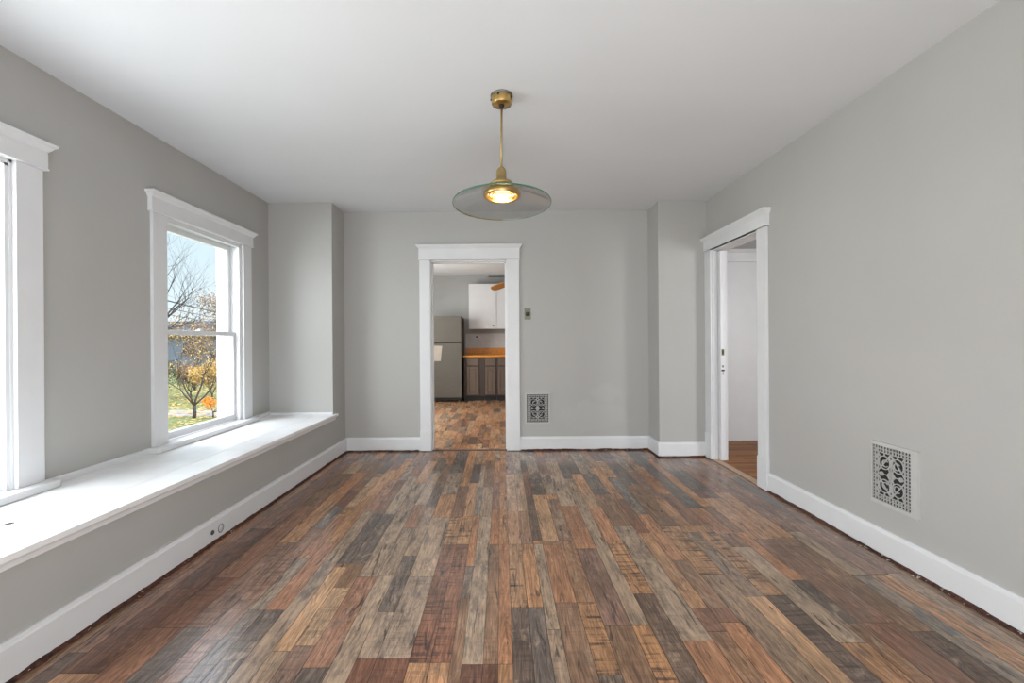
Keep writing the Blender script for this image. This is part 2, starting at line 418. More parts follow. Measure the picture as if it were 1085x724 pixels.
# rows: x0, x1, [(y_near, y_far, tone)]
ROWS = [
 (-1.86, -1.67, [(1.5, 2.1, 'brown'), (2.1, 2.5, 'red'), (2.5, 3.2, 'orange'), (3.2, 4.0, 'redbrown'), (4.0, 4.95, 'brown')]),
 (-1.67, -1.60, [(1.0, 1.75, 'dark'), (1.75, 2.4, 'redbrown'), (2.4, 3.1, 'redbrown'), (3.1, 3.9, 'brown'), (3.9, 4.6, 'orange')]),
 (-1.60, -1.46, [(1.0, 1.64, 'tan'), (1.64, 2.2, 'darkred'), (2.2, 2.9, 'darkred'), (2.9, 3.7, 'redbrown'), (3.7, 4.6, 'red')]),
 (-1.46, -1.33, [(1.0, 1.9, 'redbrown'), (1.9, 2.3, 'darkred'), (2.3, 3.3, 'redbrown'), (3.3, 4.1, 'brown'), (4.1, 4.5, 'lighttan')]),
 (-1.33, -1.22, [(1.0, 1.9, 'slate'), (1.9, 2.7, 'purple'), (2.7, 3.4, 'tan'), (3.63, 4.13, 'orange'), (4.13, 4.6, 'brown')]),
 (-1.22, -1.13, [(1.0, 2.1, 'purple'), (2.1, 2.9, 'purple'), (2.9, 3.3, 'slate'), (3.3, 3.63, 'darkred'), (3.9, 4.5, 'brown')]),
 (-1.13, -1.06, [(1.0, 2.02, 'slate'), (2.02, 2.5, 'blue'), (2.5, 3.1, 'pink'), (3.28, 3.98, 'lighttan'), (4.1, 4.5, 'slate')]),
 (-1.06, -0.97, [(1.0, 2.02, 'slate'), (2.02, 2.7, 'pink'), (2.7, 3.5, 'tan'), (3.5, 4.2, 'tan'), (4.2, 4.6, 'purple')]),
 (-0.97, -0.89, [(1.0, 2.6, 'grey'), (2.6, 3.2, 'greytan'), (3.2, 3.9, 'pink'), (3.9, 4.6, 'tan')]),
 (-0.89, -0.82, [(1.2, 1.75, 'greytan'), (1.75, 2.4, 'lighttan'), (2.44, 3.13, 'slate'), (3.13, 3.9, 'purple')]),
 (-0.82, -0.735, [(1.2, 1.78, 'purple'), (1.78, 2.2, 'lighttan'), (2.44, 3.13, 'slate'), (3.13, 4.0, 'light')]),
 (-0.735, -0.635, [(1.2, 1.66, 'slate'), (1.66, 2.3, 'pink'), (2.3, 3.0, 'light'), (3.0, 3.8, 'grey'), (3.8, 4.5, 'tan')]),
 (-0.635, -0.55, [(1.0, 2.31, 'light'), (2.31, 2.9, 'greytan'), (2.9, 3.3, 'pink'), (3.3, 4.1, 'light')]),
 (-0.55, -0.475, [(1.2, 1.705, 'darkred'), (1.705, 2.0, 'grey'), (2.0, 2.52, 'slate'), (2.52, 3.26, 'greytan'), (3.26, 3.8, 'slate'), (3.8, 4.4, 'purple')]),
 (-0.475, -0.35, [(1.2, 1.705, 'darkred'), (1.705, 2.3, 'grey'), (2.3, 3.07, 'light'), (3.07, 3.52, 'tan'), (3.52, 4.1, 'grey'), (4.1, 4.9, 'slate')]),
 (-0.35, -0.27, [(1.2, 1.683, 'tan'), (1.683, 2.656, 'red'), (2.656, 3.07, 'tansaw'), (3.07, 3.72, 'redbrown'), (3.72, 4.38, 'tan')]),
 (-0.27, -0.196, [(1.2, 1.683, 'tan'), (1.683, 2.656, 'red'), (2.656, 3.08, 'tansaw'), (3.08, 3.8, 'tan'), (3.8, 4.38, 'dark')]),
 (-0.196, -0.153, [(1.2, 2.1, 'brown'), (2.1, 2.4, 'slate'), (2.4, 3.1, 'orange'), (3.1, 3.7, 'blue')]),
 (-0.153, -0.075, [(1.2, 1.672, 'darkred'), (1.672, 3.07, 'light'), (3.07, 3.7, 'greytan'), (3.7, 4.5, 'brown')]),
 (-0.075, -0.02, [(1.2, 1.672, 'darkred'), (1.672, 2.656, 'brown'), (2.656, 3.2, 'orange'), (3.2, 3.8, 'redbrown'), (3.8, 4.5, 'tan')]),
 (-0.02, 0.035, [(1.2, 1.672, 'tan'), (1.672, 2.656, 'orange'), (2.656, 3.5, 'tan'), (3.52, 4.38, 'orange'), (4.38, 4.95, 'tan')]),
 (0.035, 0.11, [(1.2, 2.027, 'dark'), (2.027, 2.656, 'tansaw'), (2.656, 3.17, 'tan'), (3.17, 4.04, 'lighttan'), (4.04, 4.95, 'purple')]),
 (0.11, 0.18, [(1.2, 2.027, 'slate'), (2.027, 2.656, 'tan'), (2.656, 3.17, 'brown'), (3.17, 4.04, 'lighttan')]),
 (0.18, 0.235, [(1.2, 1.87, 'greytan'), (1.87, 2.656, 'light'), (2.7, 3.5, 'dark'), (3.5, 4.1, 'redbrown')]),
 (0.235, 0.335, [(1.2, 2.06, 'brown'), (2.06, 2.64, 'orange'), (2.69, 3.41, 'lighttan'), (3.5, 4.1, 'slate'), (4.1, 4.7, 'greytan')]),
 (0.335, 0.42, [(1.0, 1.615, 'slate'), (1.615, 2.06, 'tansaw'), (2.06, 2.7, 'brown'), (2.7, 3.4, 'brown'), (3.5, 4.1, 'grey')]),
 (0.42, 0.535, [(1.2, 1.893, 'brown'), (1.893, 2.593, 'purple'), (2.593, 3.26, 'orange'), (3.26, 4.0, 'light'), (4.0, 4.6, 'greytan')]),
 (0.535, 0.61, [(1.2, 1.893, 'tansaw'), (1.893, 3.23, 'light'), (3.23, 3.9, 'greytan'), (3.9, 4.38, 'slate')]),
 (0.61, 0.705, [(1.2, 2.13, 'dark'), (2.13, 2.68, 'tansaw'), (2.68, 3.2, 'orange'), (3.52, 4.04, 'tan')]),
 (0.705, 0.83, [(1.2, 1.793, 'orange'), (1.793, 2.9, 'light'), (2.9, 3.5, 'brown'), (3.5, 4.04, 'slate'), (4.04, 4.9, 'greytan')]),
 (0.83, 0.91, [(1.2, 1.85, 'brown'), (1.85, 2.013, 'redbrown'), (2.013, 2.8, 'tan'), (2.8, 3.4, 'redbrown'), (3.4, 4.2, 'tan')]),
 (0.91, 1.0, [(1.2, 1.91, 'orange'), (1.91, 2.013, 'redbrown'), (2.013, 2.45, 'brown'), (2.45, 3.1, 'orange'), (3.1, 3.9, 'blue')]),
 (1.0, 1.12, [(1.2, 2.3, 'greytan'), (2.3, 2.9, 'tansaw'), (2.9, 3.72, 'brown'), (3.72, 4.28, 'slate'), (4.28, 4.9, 'purple')]),
 (1.12, 1.21, [(1.2, 2.1, 'lighttan'), (2.1, 2.8, 'greytan'), (2.8, 3.4, 'tan'), (3.4, 4.1, 'purple')]),
 (1.21, 1.31, [(1.2, 2.11, 'dark'), (2.11, 2.9, 'tansaw'), (2.9, 3.5, 'redbrown'), (3.5, 4.15, 'orange')]),
 (1.31, 1.42, [(1.2, 1.775, 'tan'), (1.775, 2.6, 'light'), (2.78, 3.2, 'orange'), (3.2, 3.56, 'slate'), (3.56, 4.1, 'slate')]),
 (1.42, 1.49, [(1.2, 1.9, 'brown'), (1.9, 2.24, 'slate'), (2.24, 2.8, 'orange'), (2.8, 3.24, 'brown'), (3.24, 4.1, 'tan')]),
 (1.49, 1.64, [(1.2, 1.9, 'redbrown'), (1.9, 2.7, 'purple'), (2.7, 3.4, 'tan'), (3.56, 4.1, 'slate'), (4.1, 4.6, 'brown')]),
 (1.64, 1.75, [(1.2, 1.84, 'dark'), (1.84, 2.6, 'brown'), (2.72, 3.52, 'tan'), (3.52, 4.3, 'redbrown')]),
 (1.75, 1.84, [(1.2, 2.278, 'blue'), (2.278, 2.287, 'gap'), (2.287, 2.8, 'light'), (2.8, 3.6, 'purple'), (3.6, 4.3, 'brown')]),
 (1.84, 1.94, [(1.5, 2.278, 'tan'), (2.278, 2.287, 'gap'), (2.287, 3.0, 'purple'), (3.0, 3.8, 'purple')]),
 (1.94, 2.02, [(1.5, 2.3, 'greytan'), (2.3, 3.2, 'purple'), (3.2, 3.9, 'slate')]),
 (2.02, 2.09, [(1.5, 2.6, 'greytan'), (2.6, 3.3, 'greytan'), (3.3, 4.0, 'purple')]),
]
def planks(name, rows, y0, y1, lmin, lmax, fill, seed, jit=0.10):
    rd = random.Random(seed)
    bm = bmesh.new()
    la = bm.loops.layers.float_color.new('tone'); lb = bm.loops.layers.float_color.new('traits')
    def q(xa, xb, ya, yb, t):
        if t == 'gap': return
        col, w, s = TONES[t]
        k = 1 + rd.uniform(-jit, jit); hue = rd.uniform(-0.05, 0.05)
        c = rgb(*col); k *= 1.24; c = (c[0] * k * (1.10 + hue), c[1] * k * .99, c[2] * k * (0.87 - hue), 1)
        g = 0.0009
        vs = [bm.verts.new(p) for p in ((xa + g, ya + g, 0), (xb - g, ya + g, 0), (xb - g, yb - g, 0), (xa + g, yb - g, 0))]
        f = bm.faces.new(vs)
        tr = (min(1, max(0, w + rd.uniform(-.15, .15))), min(1, max(0, s + rd.uniform(-.2, .2))), rd.random(), 1)
        for l in f.loops: l[la] = c; l[lb] = tr
    for x0, x1, hand in rows:
        cur = y0 - rd.uniform(0, lmax * 0.8)
        def rand_to(a, b_):
            while b_ - a > 1e-4:
                n = rd.uniform(lmin, lmax)
                if b_ - (a + n) < lmin * 0.6: n = b_ - a
                aa, bb = max(a, y0), min(a + n, y1)
                if bb > aa + 1e-4: q(x0, x1, aa, bb, rd.choice(fill))
                a += n
        for (a, b_, t) in hand:
            if a > cur: rand_to(cur, a)
            a = max(a, cur)
            if min(b_, y1) > a: q(x0, x1, a, min(b_, y1), t)
            cur = b_
        if cur < y1: rand_to(cur, y1)
    # dark core under the planks, showing in the seams
    nv = [bm.verts.new(p) for p in ((rows[0][0], y0, -0.0015), (rows[-1][1], y0, -0.0015), (rows[-1][1], y1, -0.0015), (rows[0][0], y1, -0.0015))]
    f = bm.faces.new(nv)
    for l in f.loops: l[la] = rgb(60, 42, 34); l[lb] = (0, 0, 0, 1)
    nb = [bm.verts.new(p) for p in ((rows[0][0], y0, -0.05), (rows[-1][1], y0, -0.05), (rows[-1][1], y1, -0.05), (rows[0][0], y1, -0.05))]
    f = bm.faces.new(list(reversed(nb)))
    for l in f.loops: l[la] = rgb(60, 42, 34); l[lb] = (0, 0, 0, 1)
    for i in range(4):
        f = bm.faces.new((nv[(i + 1) % 4], nv[i], nb[i], nb[(i + 1) % 4]))
        for l in f.loops: l[la] = rgb(60, 42, 34); l[lb] = (0, 0, 0, 1)
    me = bpy.data.meshes.new(name); bm.to_mesh(me); bm.free(); me.materials.append(M['plank'])
    o = bpy.data.objects.new(name, me); C.objects.link(o); return o
fl = planks('floor', ROWS, YR, YB + 0.0, 0.38, 0.95, FILL, 5); struct(fl)
kr = []; x = -2.6; rr = random.Random(8)
while x < 2.2:
    w = rr.choice([0.075, 0.1, 0.12]); kr.append((x, x + w, [])); x += w
KF = ['tan'] * 7 + ['orange'] * 3 + ['brown'] * 2 + ['lighttan'] * 6 + [ 'redbrown', 'redbrown', 'dark', 'tansaw', 'greytan']
kf = planks('floor_kitchen', kr, YB + 0.0, 9.65, 0.28, 0.55, KF, 9); struct(kf)

def oak():
    m, nt, b = nmat('honey_oak_strips')
    N, L = nt.nodes, nt.links
    tc = N.new('ShaderNodeTexCoord')
    br = N.new('ShaderNodeTexBrick')
    br.inputs['Scale'].default_value = 1.0; br.offset = 0.37
    br.inputs['Brick Width'].default_value = 0.6; br.inputs['Row Height'].default_value = 0.057
    br.inputs['Mortar Size'].default_value = 0.0012
    br.inputs['Color1'].default_value = rgb(178, 116, 54); br.inputs['Color2'].default_value = rgb(132, 78, 36)
    br.inputs['Mortar'].default_value = rgb(70, 40, 20)
    L.new(tc.outputs['Object'], br.inputs['Vector'])
    no = N.new('ShaderNodeTexNoise'); mp = N.new('ShaderNodeMapping'); mp.inputs['Scale'].default_value = (3, 60, 1)
    L.new(tc.outputs['Object'], mp.inputs['Vector']); L.new(mp.outputs['Vector'], no.inputs['Vector']); no.inputs['Scale'].default_value = 1.5
    mr = N.new('ShaderNodeMapRange'); mr.inputs['To Min'].default_value = 0.6; mr.inputs['To Max'].default_value = 1.3
    L.new(no.outputs['Fac'], mr.inputs['Value'])
    sc = N.new('ShaderNodeVectorMath'); sc.operation = 'SCALE'
    L.new(br.outputs['Color'], sc.inputs[0]); L.new(mr.outputs['Result'], sc.inputs['Scale'])
    L.new(sc.outputs['Vector'], b.inputs['Base Color']); b.inputs['Roughness'].default_value = 0.5
    b.inputs['Specular IOR Level'].default_value = 0.3
    return m
M['oak'] = oak()
struct(MB().box(XR + 0.01, 5.0, 1.4, 5.36, -0.05, -0.002).build('floor_side_room', M['oak']))

# ragged gap between floor and baseboards
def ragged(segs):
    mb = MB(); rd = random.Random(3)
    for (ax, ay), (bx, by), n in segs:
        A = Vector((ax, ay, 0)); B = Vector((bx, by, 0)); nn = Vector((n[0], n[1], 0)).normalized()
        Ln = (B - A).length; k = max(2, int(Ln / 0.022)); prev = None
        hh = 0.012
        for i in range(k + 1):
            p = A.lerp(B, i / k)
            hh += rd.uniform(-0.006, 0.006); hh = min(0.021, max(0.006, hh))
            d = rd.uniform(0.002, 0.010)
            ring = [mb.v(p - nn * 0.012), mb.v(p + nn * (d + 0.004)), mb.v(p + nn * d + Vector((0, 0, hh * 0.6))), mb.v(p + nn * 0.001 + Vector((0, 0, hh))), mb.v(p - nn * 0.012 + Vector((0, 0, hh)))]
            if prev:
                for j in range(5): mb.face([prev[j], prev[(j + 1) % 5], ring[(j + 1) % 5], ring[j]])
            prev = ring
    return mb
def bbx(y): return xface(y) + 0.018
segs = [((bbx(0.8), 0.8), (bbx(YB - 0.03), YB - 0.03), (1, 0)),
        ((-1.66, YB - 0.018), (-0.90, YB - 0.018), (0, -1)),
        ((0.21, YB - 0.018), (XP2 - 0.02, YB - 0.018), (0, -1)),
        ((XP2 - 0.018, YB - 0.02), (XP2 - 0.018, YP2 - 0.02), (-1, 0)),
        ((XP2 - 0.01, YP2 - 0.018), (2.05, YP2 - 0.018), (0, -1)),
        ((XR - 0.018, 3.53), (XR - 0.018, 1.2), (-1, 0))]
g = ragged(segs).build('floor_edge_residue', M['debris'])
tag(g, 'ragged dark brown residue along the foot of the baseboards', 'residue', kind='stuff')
ch = MB(); rd = random.Random(21)
for i in range(150):
    if i % 2: continue
    if i < 60: y = rd.uniform(1.45, 2.6); x = XR - 0.027 - rd.uniform(0, 0.012)
    elif i < 105: x = rd.uniform(0.95, 1.57); y = YB - 0.027 - rd.uniform(0, .012)
    elif i < 125: x = rd.uniform(-1.64, -1.3); y = YB - 0.027 - rd.uniform(0, .012)
    else: y = rd.uniform(1.6, 3.0); x = bbx(y) + 0.012 + rd.uniform(0, .01)
    a = rd.uniform(0, 6.28); s = rd.uniform(.002, .007); z = rd.uniform(0.004, 0.018)
    d = Vector((math.cos(a), math.sin(a), rd.uniform(-.5, .8))) * s; e = Vector((-math.sin(a), math.cos(a), 0.6)) * s * 0.35
    c = Vector((x, y, z)); ch.prism([c - d - e, c + d - e, c + d * .7 + e, c - d * .8 + e], (0, 0.0008, 0.0008))
tag(ch.build('paint_chips', M['chips']), 'pale paint chips scattered along the floor edges', 'paint chips', kind='stuff')

# ------------------------------------------------------------------ baseboards
BB = [(0, .017), (.018, .017), (.018, .130), (.014, .137), (.011, .150), (0, .150)]
mb = MB(); mb.profile(BB, (xface(YR), YR), (xface(YB), YB), (1, -0.017)); struct(mb.build('baseboard_left', M['trim']))
mb = MB(); mb.profile(BB, (XP1 + 0.018, YB), (-0.877, YB), (0, -1)); struct(mb.build('baseboard_back_left', M['trim']))
mb = MB(); mb.profile(BB, (0.197, YB), (XP2 - 0.016, YB), (0, -1)); mb.profile(BB, (XP2, YB), (XP2, YP2), (-1, 0)); mb.profile(BB, (XP2 - 0.018, YP2), (XR - 0.02, YP2), (0, -1))
struct(mb.build('baseboard_back_right', M['trim']))
mb = MB(); mb.profile(BB, (XR, 3.535), (XR, YR), (-1, 0)); struct(mb.build('baseboard_right', M['trim']))

# ------------------------------------------------------------------ window seat
ws = empty('window_seat', (-2.0, 1.9, 0.43), 'long white painted window seat with a moulded front edge under the two windows', 'bench')
def xedge(y): return xface(y) + 0.036
def board(xa, xb, ya, yb, name='seat_board'):
    """xa/xb functions or numbers"""
    fa = xa if callable(xa) else (lambda y: xa); fb = xb if callable(xb) else (lambda y: xb)
    b_ = MB(); b_.prism([(fa(ya), ya, 0.437), (fb(ya), ya, 0.437), (fb(yb), yb, 0.437), (fa(yb), yb, 0.437)], (0, 0, 0.024))
    return b_.build(name, M['seat'], ws, bevel=0.002)
Y0s = YR + 0.01; Y1s = YP1 - 0.001
board(XL + 0.003, -2.222, Y0s, Y1s)
board(-2.2205, lambda y: -1.8535 - .013 * (4.6 - y), Y0s, 2.824)
board(-2.2205, lambda y: -1.8535 - .013 * (4.6 - y), 2.8265, Y1s)
board(lambda y: -1.8500 - .013 * (4.6 - y), xedge, Y0s, Y1s)
# short return of the front board past the pillar corner
MB().box(XP1 + 0.001, XP1 + 0.038, YP1 - 0.002, YP1 + 0.05, 0.437, 0.461).build('seat_return', M['seat'], ws, bevel=0.002)
cv = MB(); cv.profile([(0, .400), (.006, .398), (.009, .402), (.010, .410), (.013, .420), (.020, .430), (.024, .437), (0, .437)], (xface(Y0s), Y0s), (xface(YP1 + .04), YP1 + .04), (1, -.017))
cv.build('edge_moulding', M['seat'], ws)
# strip where the seat meets the walls
st = MB(); st.profile([(0, .461), (.015, .461), (.015, .485), (.010, .495), (0, .495)], (XL, Y0s), (XL, YP1), (1, 0))
st.profile([(0, .461), (.012, .461), (.012, .475), (.008, .482), (0, .482)], (XL + .012, YP1), (XP1, YP1), (0, -1))
st.build('back_strip', M['trim'], ws)
# a small dent in the boards near the first window
dn = MB(); dn.lathe([(0, .4604), (.012, .4604), (.016, .4613), (.011, .4617), (0, .4613)], (-2.0, 1.845, 0), 14)
dn.build('paint_chip', M['dark'], ws)

# ------------------------------------------------------------------ door and window head
def head(o_parent, A, B, n, zf, ztop, over=0.018, name='head_casing'):
    """frieze + crown between A and B along the wall, outward normal n"""
    A = Vector((A[0], A[1], 0)); B = Vector((B[0], B[1], 0)); t = (B - A).normalized(); n = Vector((n[0], n[1], 0))
    mb = MB()
    def ring(z, d, ext):
        a = A - t * (over + ext); b_ = B + t * (over + ext)
        return [a + Vector((0, 0, z)), b_ + Vector((0, 0, z)), b_ + n * d + Vector((0, 0, z)), a + n * d + Vector((0, 0, z))]
    zc = ztop - 0.042
    mb.loft([ring(zf, .026, -.004), ring(zf + .003, .034, 0.003), ring(zf + .010, .034, 0.003), ring(zf + .012, .030, 0), ring(zc, .030, 0)])
    mb.loft([ring(zc, .032, .002), ring(zc + .006, .036, .005), ring(zc + .012, .042, .010), ring(zc + .024, .050, .018), ring(zc + .028, .058, .024), ring(ztop - .003, .062, .028), ring(ztop, .060, .026)])
    return mb.build(name, M['trim'], o_parent)

def window(name, y0, y1, label, pulley=True):
    r = empty(name, (XL, (y0 + y1) / 2, 0.5)); struct(r)
    cw = 0.128; z0 = 0.50; z1 = 2.068
    for s in (0, 1):
        a = y0 - cw if s == 0 else y1
        MB().box(XL, XL + 0.022, a, a + cw, 0.497, z1, 0.002).build('side_casing', M['trim'], r)
    head(r, (XL, y0 - cw), (XL, y1 + cw), (1, 0), z1, 2.205)
    # stool
    mb = MB(); a, b_ = y0 - cw - 0.04, y1 + cw + 0.04
    mb.prism([(XL + .001, a, .462), (XL + .066, a, .462), (XL + .081, a + .02, .462), (XL + .081, b_ - .02, .462), (XL + .066, b_, .462), (XL + .001, b_, .462)], (0, 0, .035))
    mb.box(XL - 0.05, XL + .002, y0, y1, .462, .497)
    mb.build('stool', M['trim'], r, bevel=0.004)
    # jamb lining and stops
    mb = MB()
    for a, s in ((y0, 1), (y1, -1)):
        mb.box(XL, XL - 0.2, a, a + s * 0.012, ZW0, z1)
        mb.box(XL - .004, XL - .040, a, a + s * 0.030, .497, z1 - .02)
        mb.box(XL - .079, XL - .086, a, a + s * 0.022, .497, z1 - .02)
        mb.box(XL - .126, XL - .14, a, a + s * 0.024, .497, z1 - .02)
    mb.box(XL, XL - 0.2, y0, y1, z1 - .012, z1)
    mb.box(XL - .004, XL - .040, y0, y1, z1 - .030, z1 - .012)
    mb.build('jamb', M['trim'], r)
    mb = MB()
    for a, s in ((y0, 1), (y1, -1)): mb.box(XL - .14, XL - 0.205, a, a + s * 0.035, .46, z1)
    mb.box(XL - .14, XL - .205, y0, y1, z1 - .035, z1)
    mb.prism([(XL - .05, y0, .462), (XL - .05, y1, .462), (XL - .25, y1, .43), (XL - .25, y0, .43)], (0, 0, .03))
    mb.build('exterior_frame', M['extwhite'], r)
    def sash(nm, xa, xb, za, zb, st, br, tr):
        mb = MB(); ya, yb = y0 + .013, y1 - .013
        mb.box(xa, xb, ya, ya + st, za, zb); mb.box(xa, xb, yb - st, yb, za, zb)
        mb.box(xa, xb, ya + st, yb - st, za, za + br); mb.box(xa, xb, ya + st, yb - st, zb - tr, zb)
        o = mb.build(nm, M['trim'], r, bevel=0.003)
        xm = (xa + xb) / 2
        MB().box(xm - .0015, xm + .0015, ya + st - .004, yb - st + .004, za + br - .004, zb - tr + .004).build('pane', M['pane'], o)
        return o
    lo = sash('lower_sash', XL - .076, XL - .042, .499, 1.283, .045, .052, .034)
    sash('upper_sash', XL - .123, XL - .089, 1.248, 2.046, .045, .034, .04)
    yc = (y0 + y1) / 2
    lk = MB(); lk.box(XL - .083, XL - .050, yc - .03, yc + .03, 1.283, 1.289); lk.lathe([(0, 1.289), (.012, 1.289), (.012, 1.297), (0, 1.299)], (XL - .066, yc, 0), 12)
    lk.box(XL - .070, XL - .062, yc, yc + .035, 1.291, 1.297)
    lk.build('sash_lock', M['trim'], r)
    pl = MB(); pl.box(XL - .100, XL - .112, y1 - .0135, y1 - .0115, 1.93, 1.99); pl.build('sash_pulley', M['chrome'], r)
    return r
window('window_1', *W1, '')
window('window_2', *W2, '')
window('window_3', *W0, '')  # unseen window, added to let fill light in

# added rear windows (unseen, behind the viewpoint), openings for fill light
for i, (a, b_) in enumerate(RW):
    r = empty('window_%d' % (4 + i), ((a + b_) / 2, YR, 0.5)); struct(r)
    mb = MB()
    for xx in (a - .12, b_): mb.box(xx, xx + .12, YR, YR + .022, .5, 2.15)
    mb.box(a - .14, b_ + .14, YR, YR + .03, 2.15, 2.29); mb.box(a - .16, b_ + .16, YR, YR + .07, .465, .5)
    mb.build('casing', M['trim'], r)
    mb = MB()
    for xx in (a, b_ - .05): mb.box(xx, xx + .05, YR - .09, YR - .05, .5, 2.15)
    for zz in (.5, 1.3, 2.10): mb.box(a, b_, YR - .09, YR - .05, zz, zz + .05)
    o = mb.build('sash', M['trim'], r)
    MB().box(a + .04, b_ - .04, YR - .072, YR - .069, .54, 2.11).build('pane', M['pane'], o)

# ------------------------------------------------------------------ kitchen doorway trim (door_1)
d1 = empty('door_1', (-.348, YB, 0)); struct(d1)
for (a, b_) in ((-0.877, DB[0]), (DB[1], 0.197)):
    c = MB().box(a, b_, YB - .022, YB, 0.22, 2.075, .002).build('side_casing', M['trim'], d1)
    MB().box(a - .003, b_ + .001, YB - .028, YB, 0.006, .222, .002).build('plinth_block', M['trim'], d1)
head(d1, (-0.877, YB), (0.197, YB), (0, -1), 2.062, 2.226, over=0.006)
mb = MB()
mb.box(DB[0], DB[0] + .010, YB - .001, YB + .16, 0, 2.06); mb.box(DB[1] - .010, DB[1], YB - .001, YB + .16, 0, 2.06)
mb.box(DB[0], DB[1], YB - .001, YB + .16, 2.048, 2.06)
mb.box(DB[0] + .010, DB[0] + .022, YB + .06, YB + .10, 0, 2.048); mb.box(DB[1] - .022, DB[1] - .010, YB + .06, YB + .10, 0, 2.048)
mb.box(DB[0], DB[1], YB + .06, YB + .10, 2.036, 2.048)
mb.build('jamb', M['trim'], d1)
mb = MB(); mb.prism([(DB[0] + .01, YB - .005, 0.001), (DB[0] + .01, YB + .005, .007), (DB[0] + .01, YB + .035, .007), (DB[0] + .01, YB + .045, .001)], (DB[1] - DB[0] - .02, 0, 0))
mb.build('threshold', M['thresholddark'], d1)

# ------------------------------------------------------------------ pocket doorway on the right (door_2)
d2 = empty('door_2', (XR, 4.06, 0)); struct(d2)
for (a, b_) in ((3.535, DR[0]), (DR[1], 4.598)):
    MB().box(XR - .022, XR, a, b_, 0.25, 2.068, .002).build('side_casing', M['trim'], d2)
    MB().box(XR - .028, XR, a - .003, min(b_ + .003, 4.599), 0.006, .252, .002).build('plinth_block', M['trim'], d2)
hd = MB()
hd.box(XR - .030, XR, 3.517, 4.598, 2.068, 2.160)
hd.box(XR - .034, XR, 3.514, 4.598, 2.068, 2.078)
hd.prism([(XR - .030, 3.515, 2.160), (XR - .062, 3.489, 2.190), (XR - .062, 3.489, 2.202), (XR, 3.489, 2.202), (XR, 3.515, 2.160)], (0, 4.598 - 3.489, 0))
hd.build('head_casing', M['trim'], d2)
mb = MB()
for a, s in ((DR[0], 1), (DR[1], -1)):
    mb.box(XR - .001, XR + .040, a, a + s * .014, 0, 2.068); mb.box(XR + .092, XR + .136, a, a + s * .014, 0, 2.068)
mb.box(XR, XR + .04, DR[0], DR[1], 2.054, 2.068); mb.box(XR + .092, XR + .136, DR[0], DR[1], 2.054, 2.068)
mb.box(XR + .03, XR + .10, DR[0], DR[1], 2.057, 2.068)
mb.build('jamb', M['trim'], d2)
slab = MB().box(XR + .045, XR + .087, 4.405, 4.55, 0.012, 2.045, .002).build('pocket_door', M['trim'], d2)
def zlock(z, h, w, name, mat, y=4.403):
    return MB().box(XR + .066 - w / 2, XR + .066 + w / 2, y, 4.407, z - h / 2, z + h / 2, .001).build(name, mat, slab)
zlock(1.062, .060, .024, 'latch_plate', simple('dark_brass_plate', rgb(128, 116, 78), .6))
MB().box(XR + .060, XR + .071, 4.4015, 4.406, 1.045, 1.078).build('latch_hole', M['black'], slab)
zlock(0.925, .020, .012, 'keyhole', M['black'])
zlock(0.885, .016, .030, 'lock_mark', M['black'])
zlock(0.860, .022, .006, 'lock_scratch', M['chrome'])
MB().box(XR - .01, XR + .05, DR[0] + .002, DR[1] - .002, 0.0005, .010, .003).build('threshold', M['threshold'], d2)

# side room beyond the pocket door
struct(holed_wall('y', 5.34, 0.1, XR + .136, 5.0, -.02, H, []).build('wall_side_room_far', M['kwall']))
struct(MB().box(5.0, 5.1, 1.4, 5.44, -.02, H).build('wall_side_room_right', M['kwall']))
struct(holed_wall('y', 1.4, -0.1, XR + .135, 5.1, -.02, H, [(3.75, 4.75, .7, 2.1)]).build('wall_side_room_near', M['kwall']))  # opening added for the side room fill lamp
struct(MB().box(XR + .136, 5.1, 1.3, 5.44, H, H + .1).build('ceiling_side_room', M['ceil']))
d3 = empty('door_3', (2.95, 5.34, 0)); struct(d3)
MB().box(2.46, 3.36, 5.32, 5.34, 0.0, 2.087, .002).build('door_panel', M['trim'], d3)
for a in (2.34, 3.36): MB().box(a, a + .12, 5.318, 5.34, 0, 2.087).build('side_casing', M['trim'], d3)
head(d3, (2.34, 5.34), (3.48, 5.34), (0, -1), 2.087, 2.236, over=.006)
kb = MB(); kb.lathe([(0, -.05), (.02, -.048), (.026, -.03), (.02, -.015), (.01, -.01), (.01, 0)], (0, 0, 0), 16)
for v in kb.bm.verts: v.co = Vector((v.co.x + 3.28, v.co.z + 5.32, v.co.y + .95))
kb.build('door_knob', M['brass'], d3)

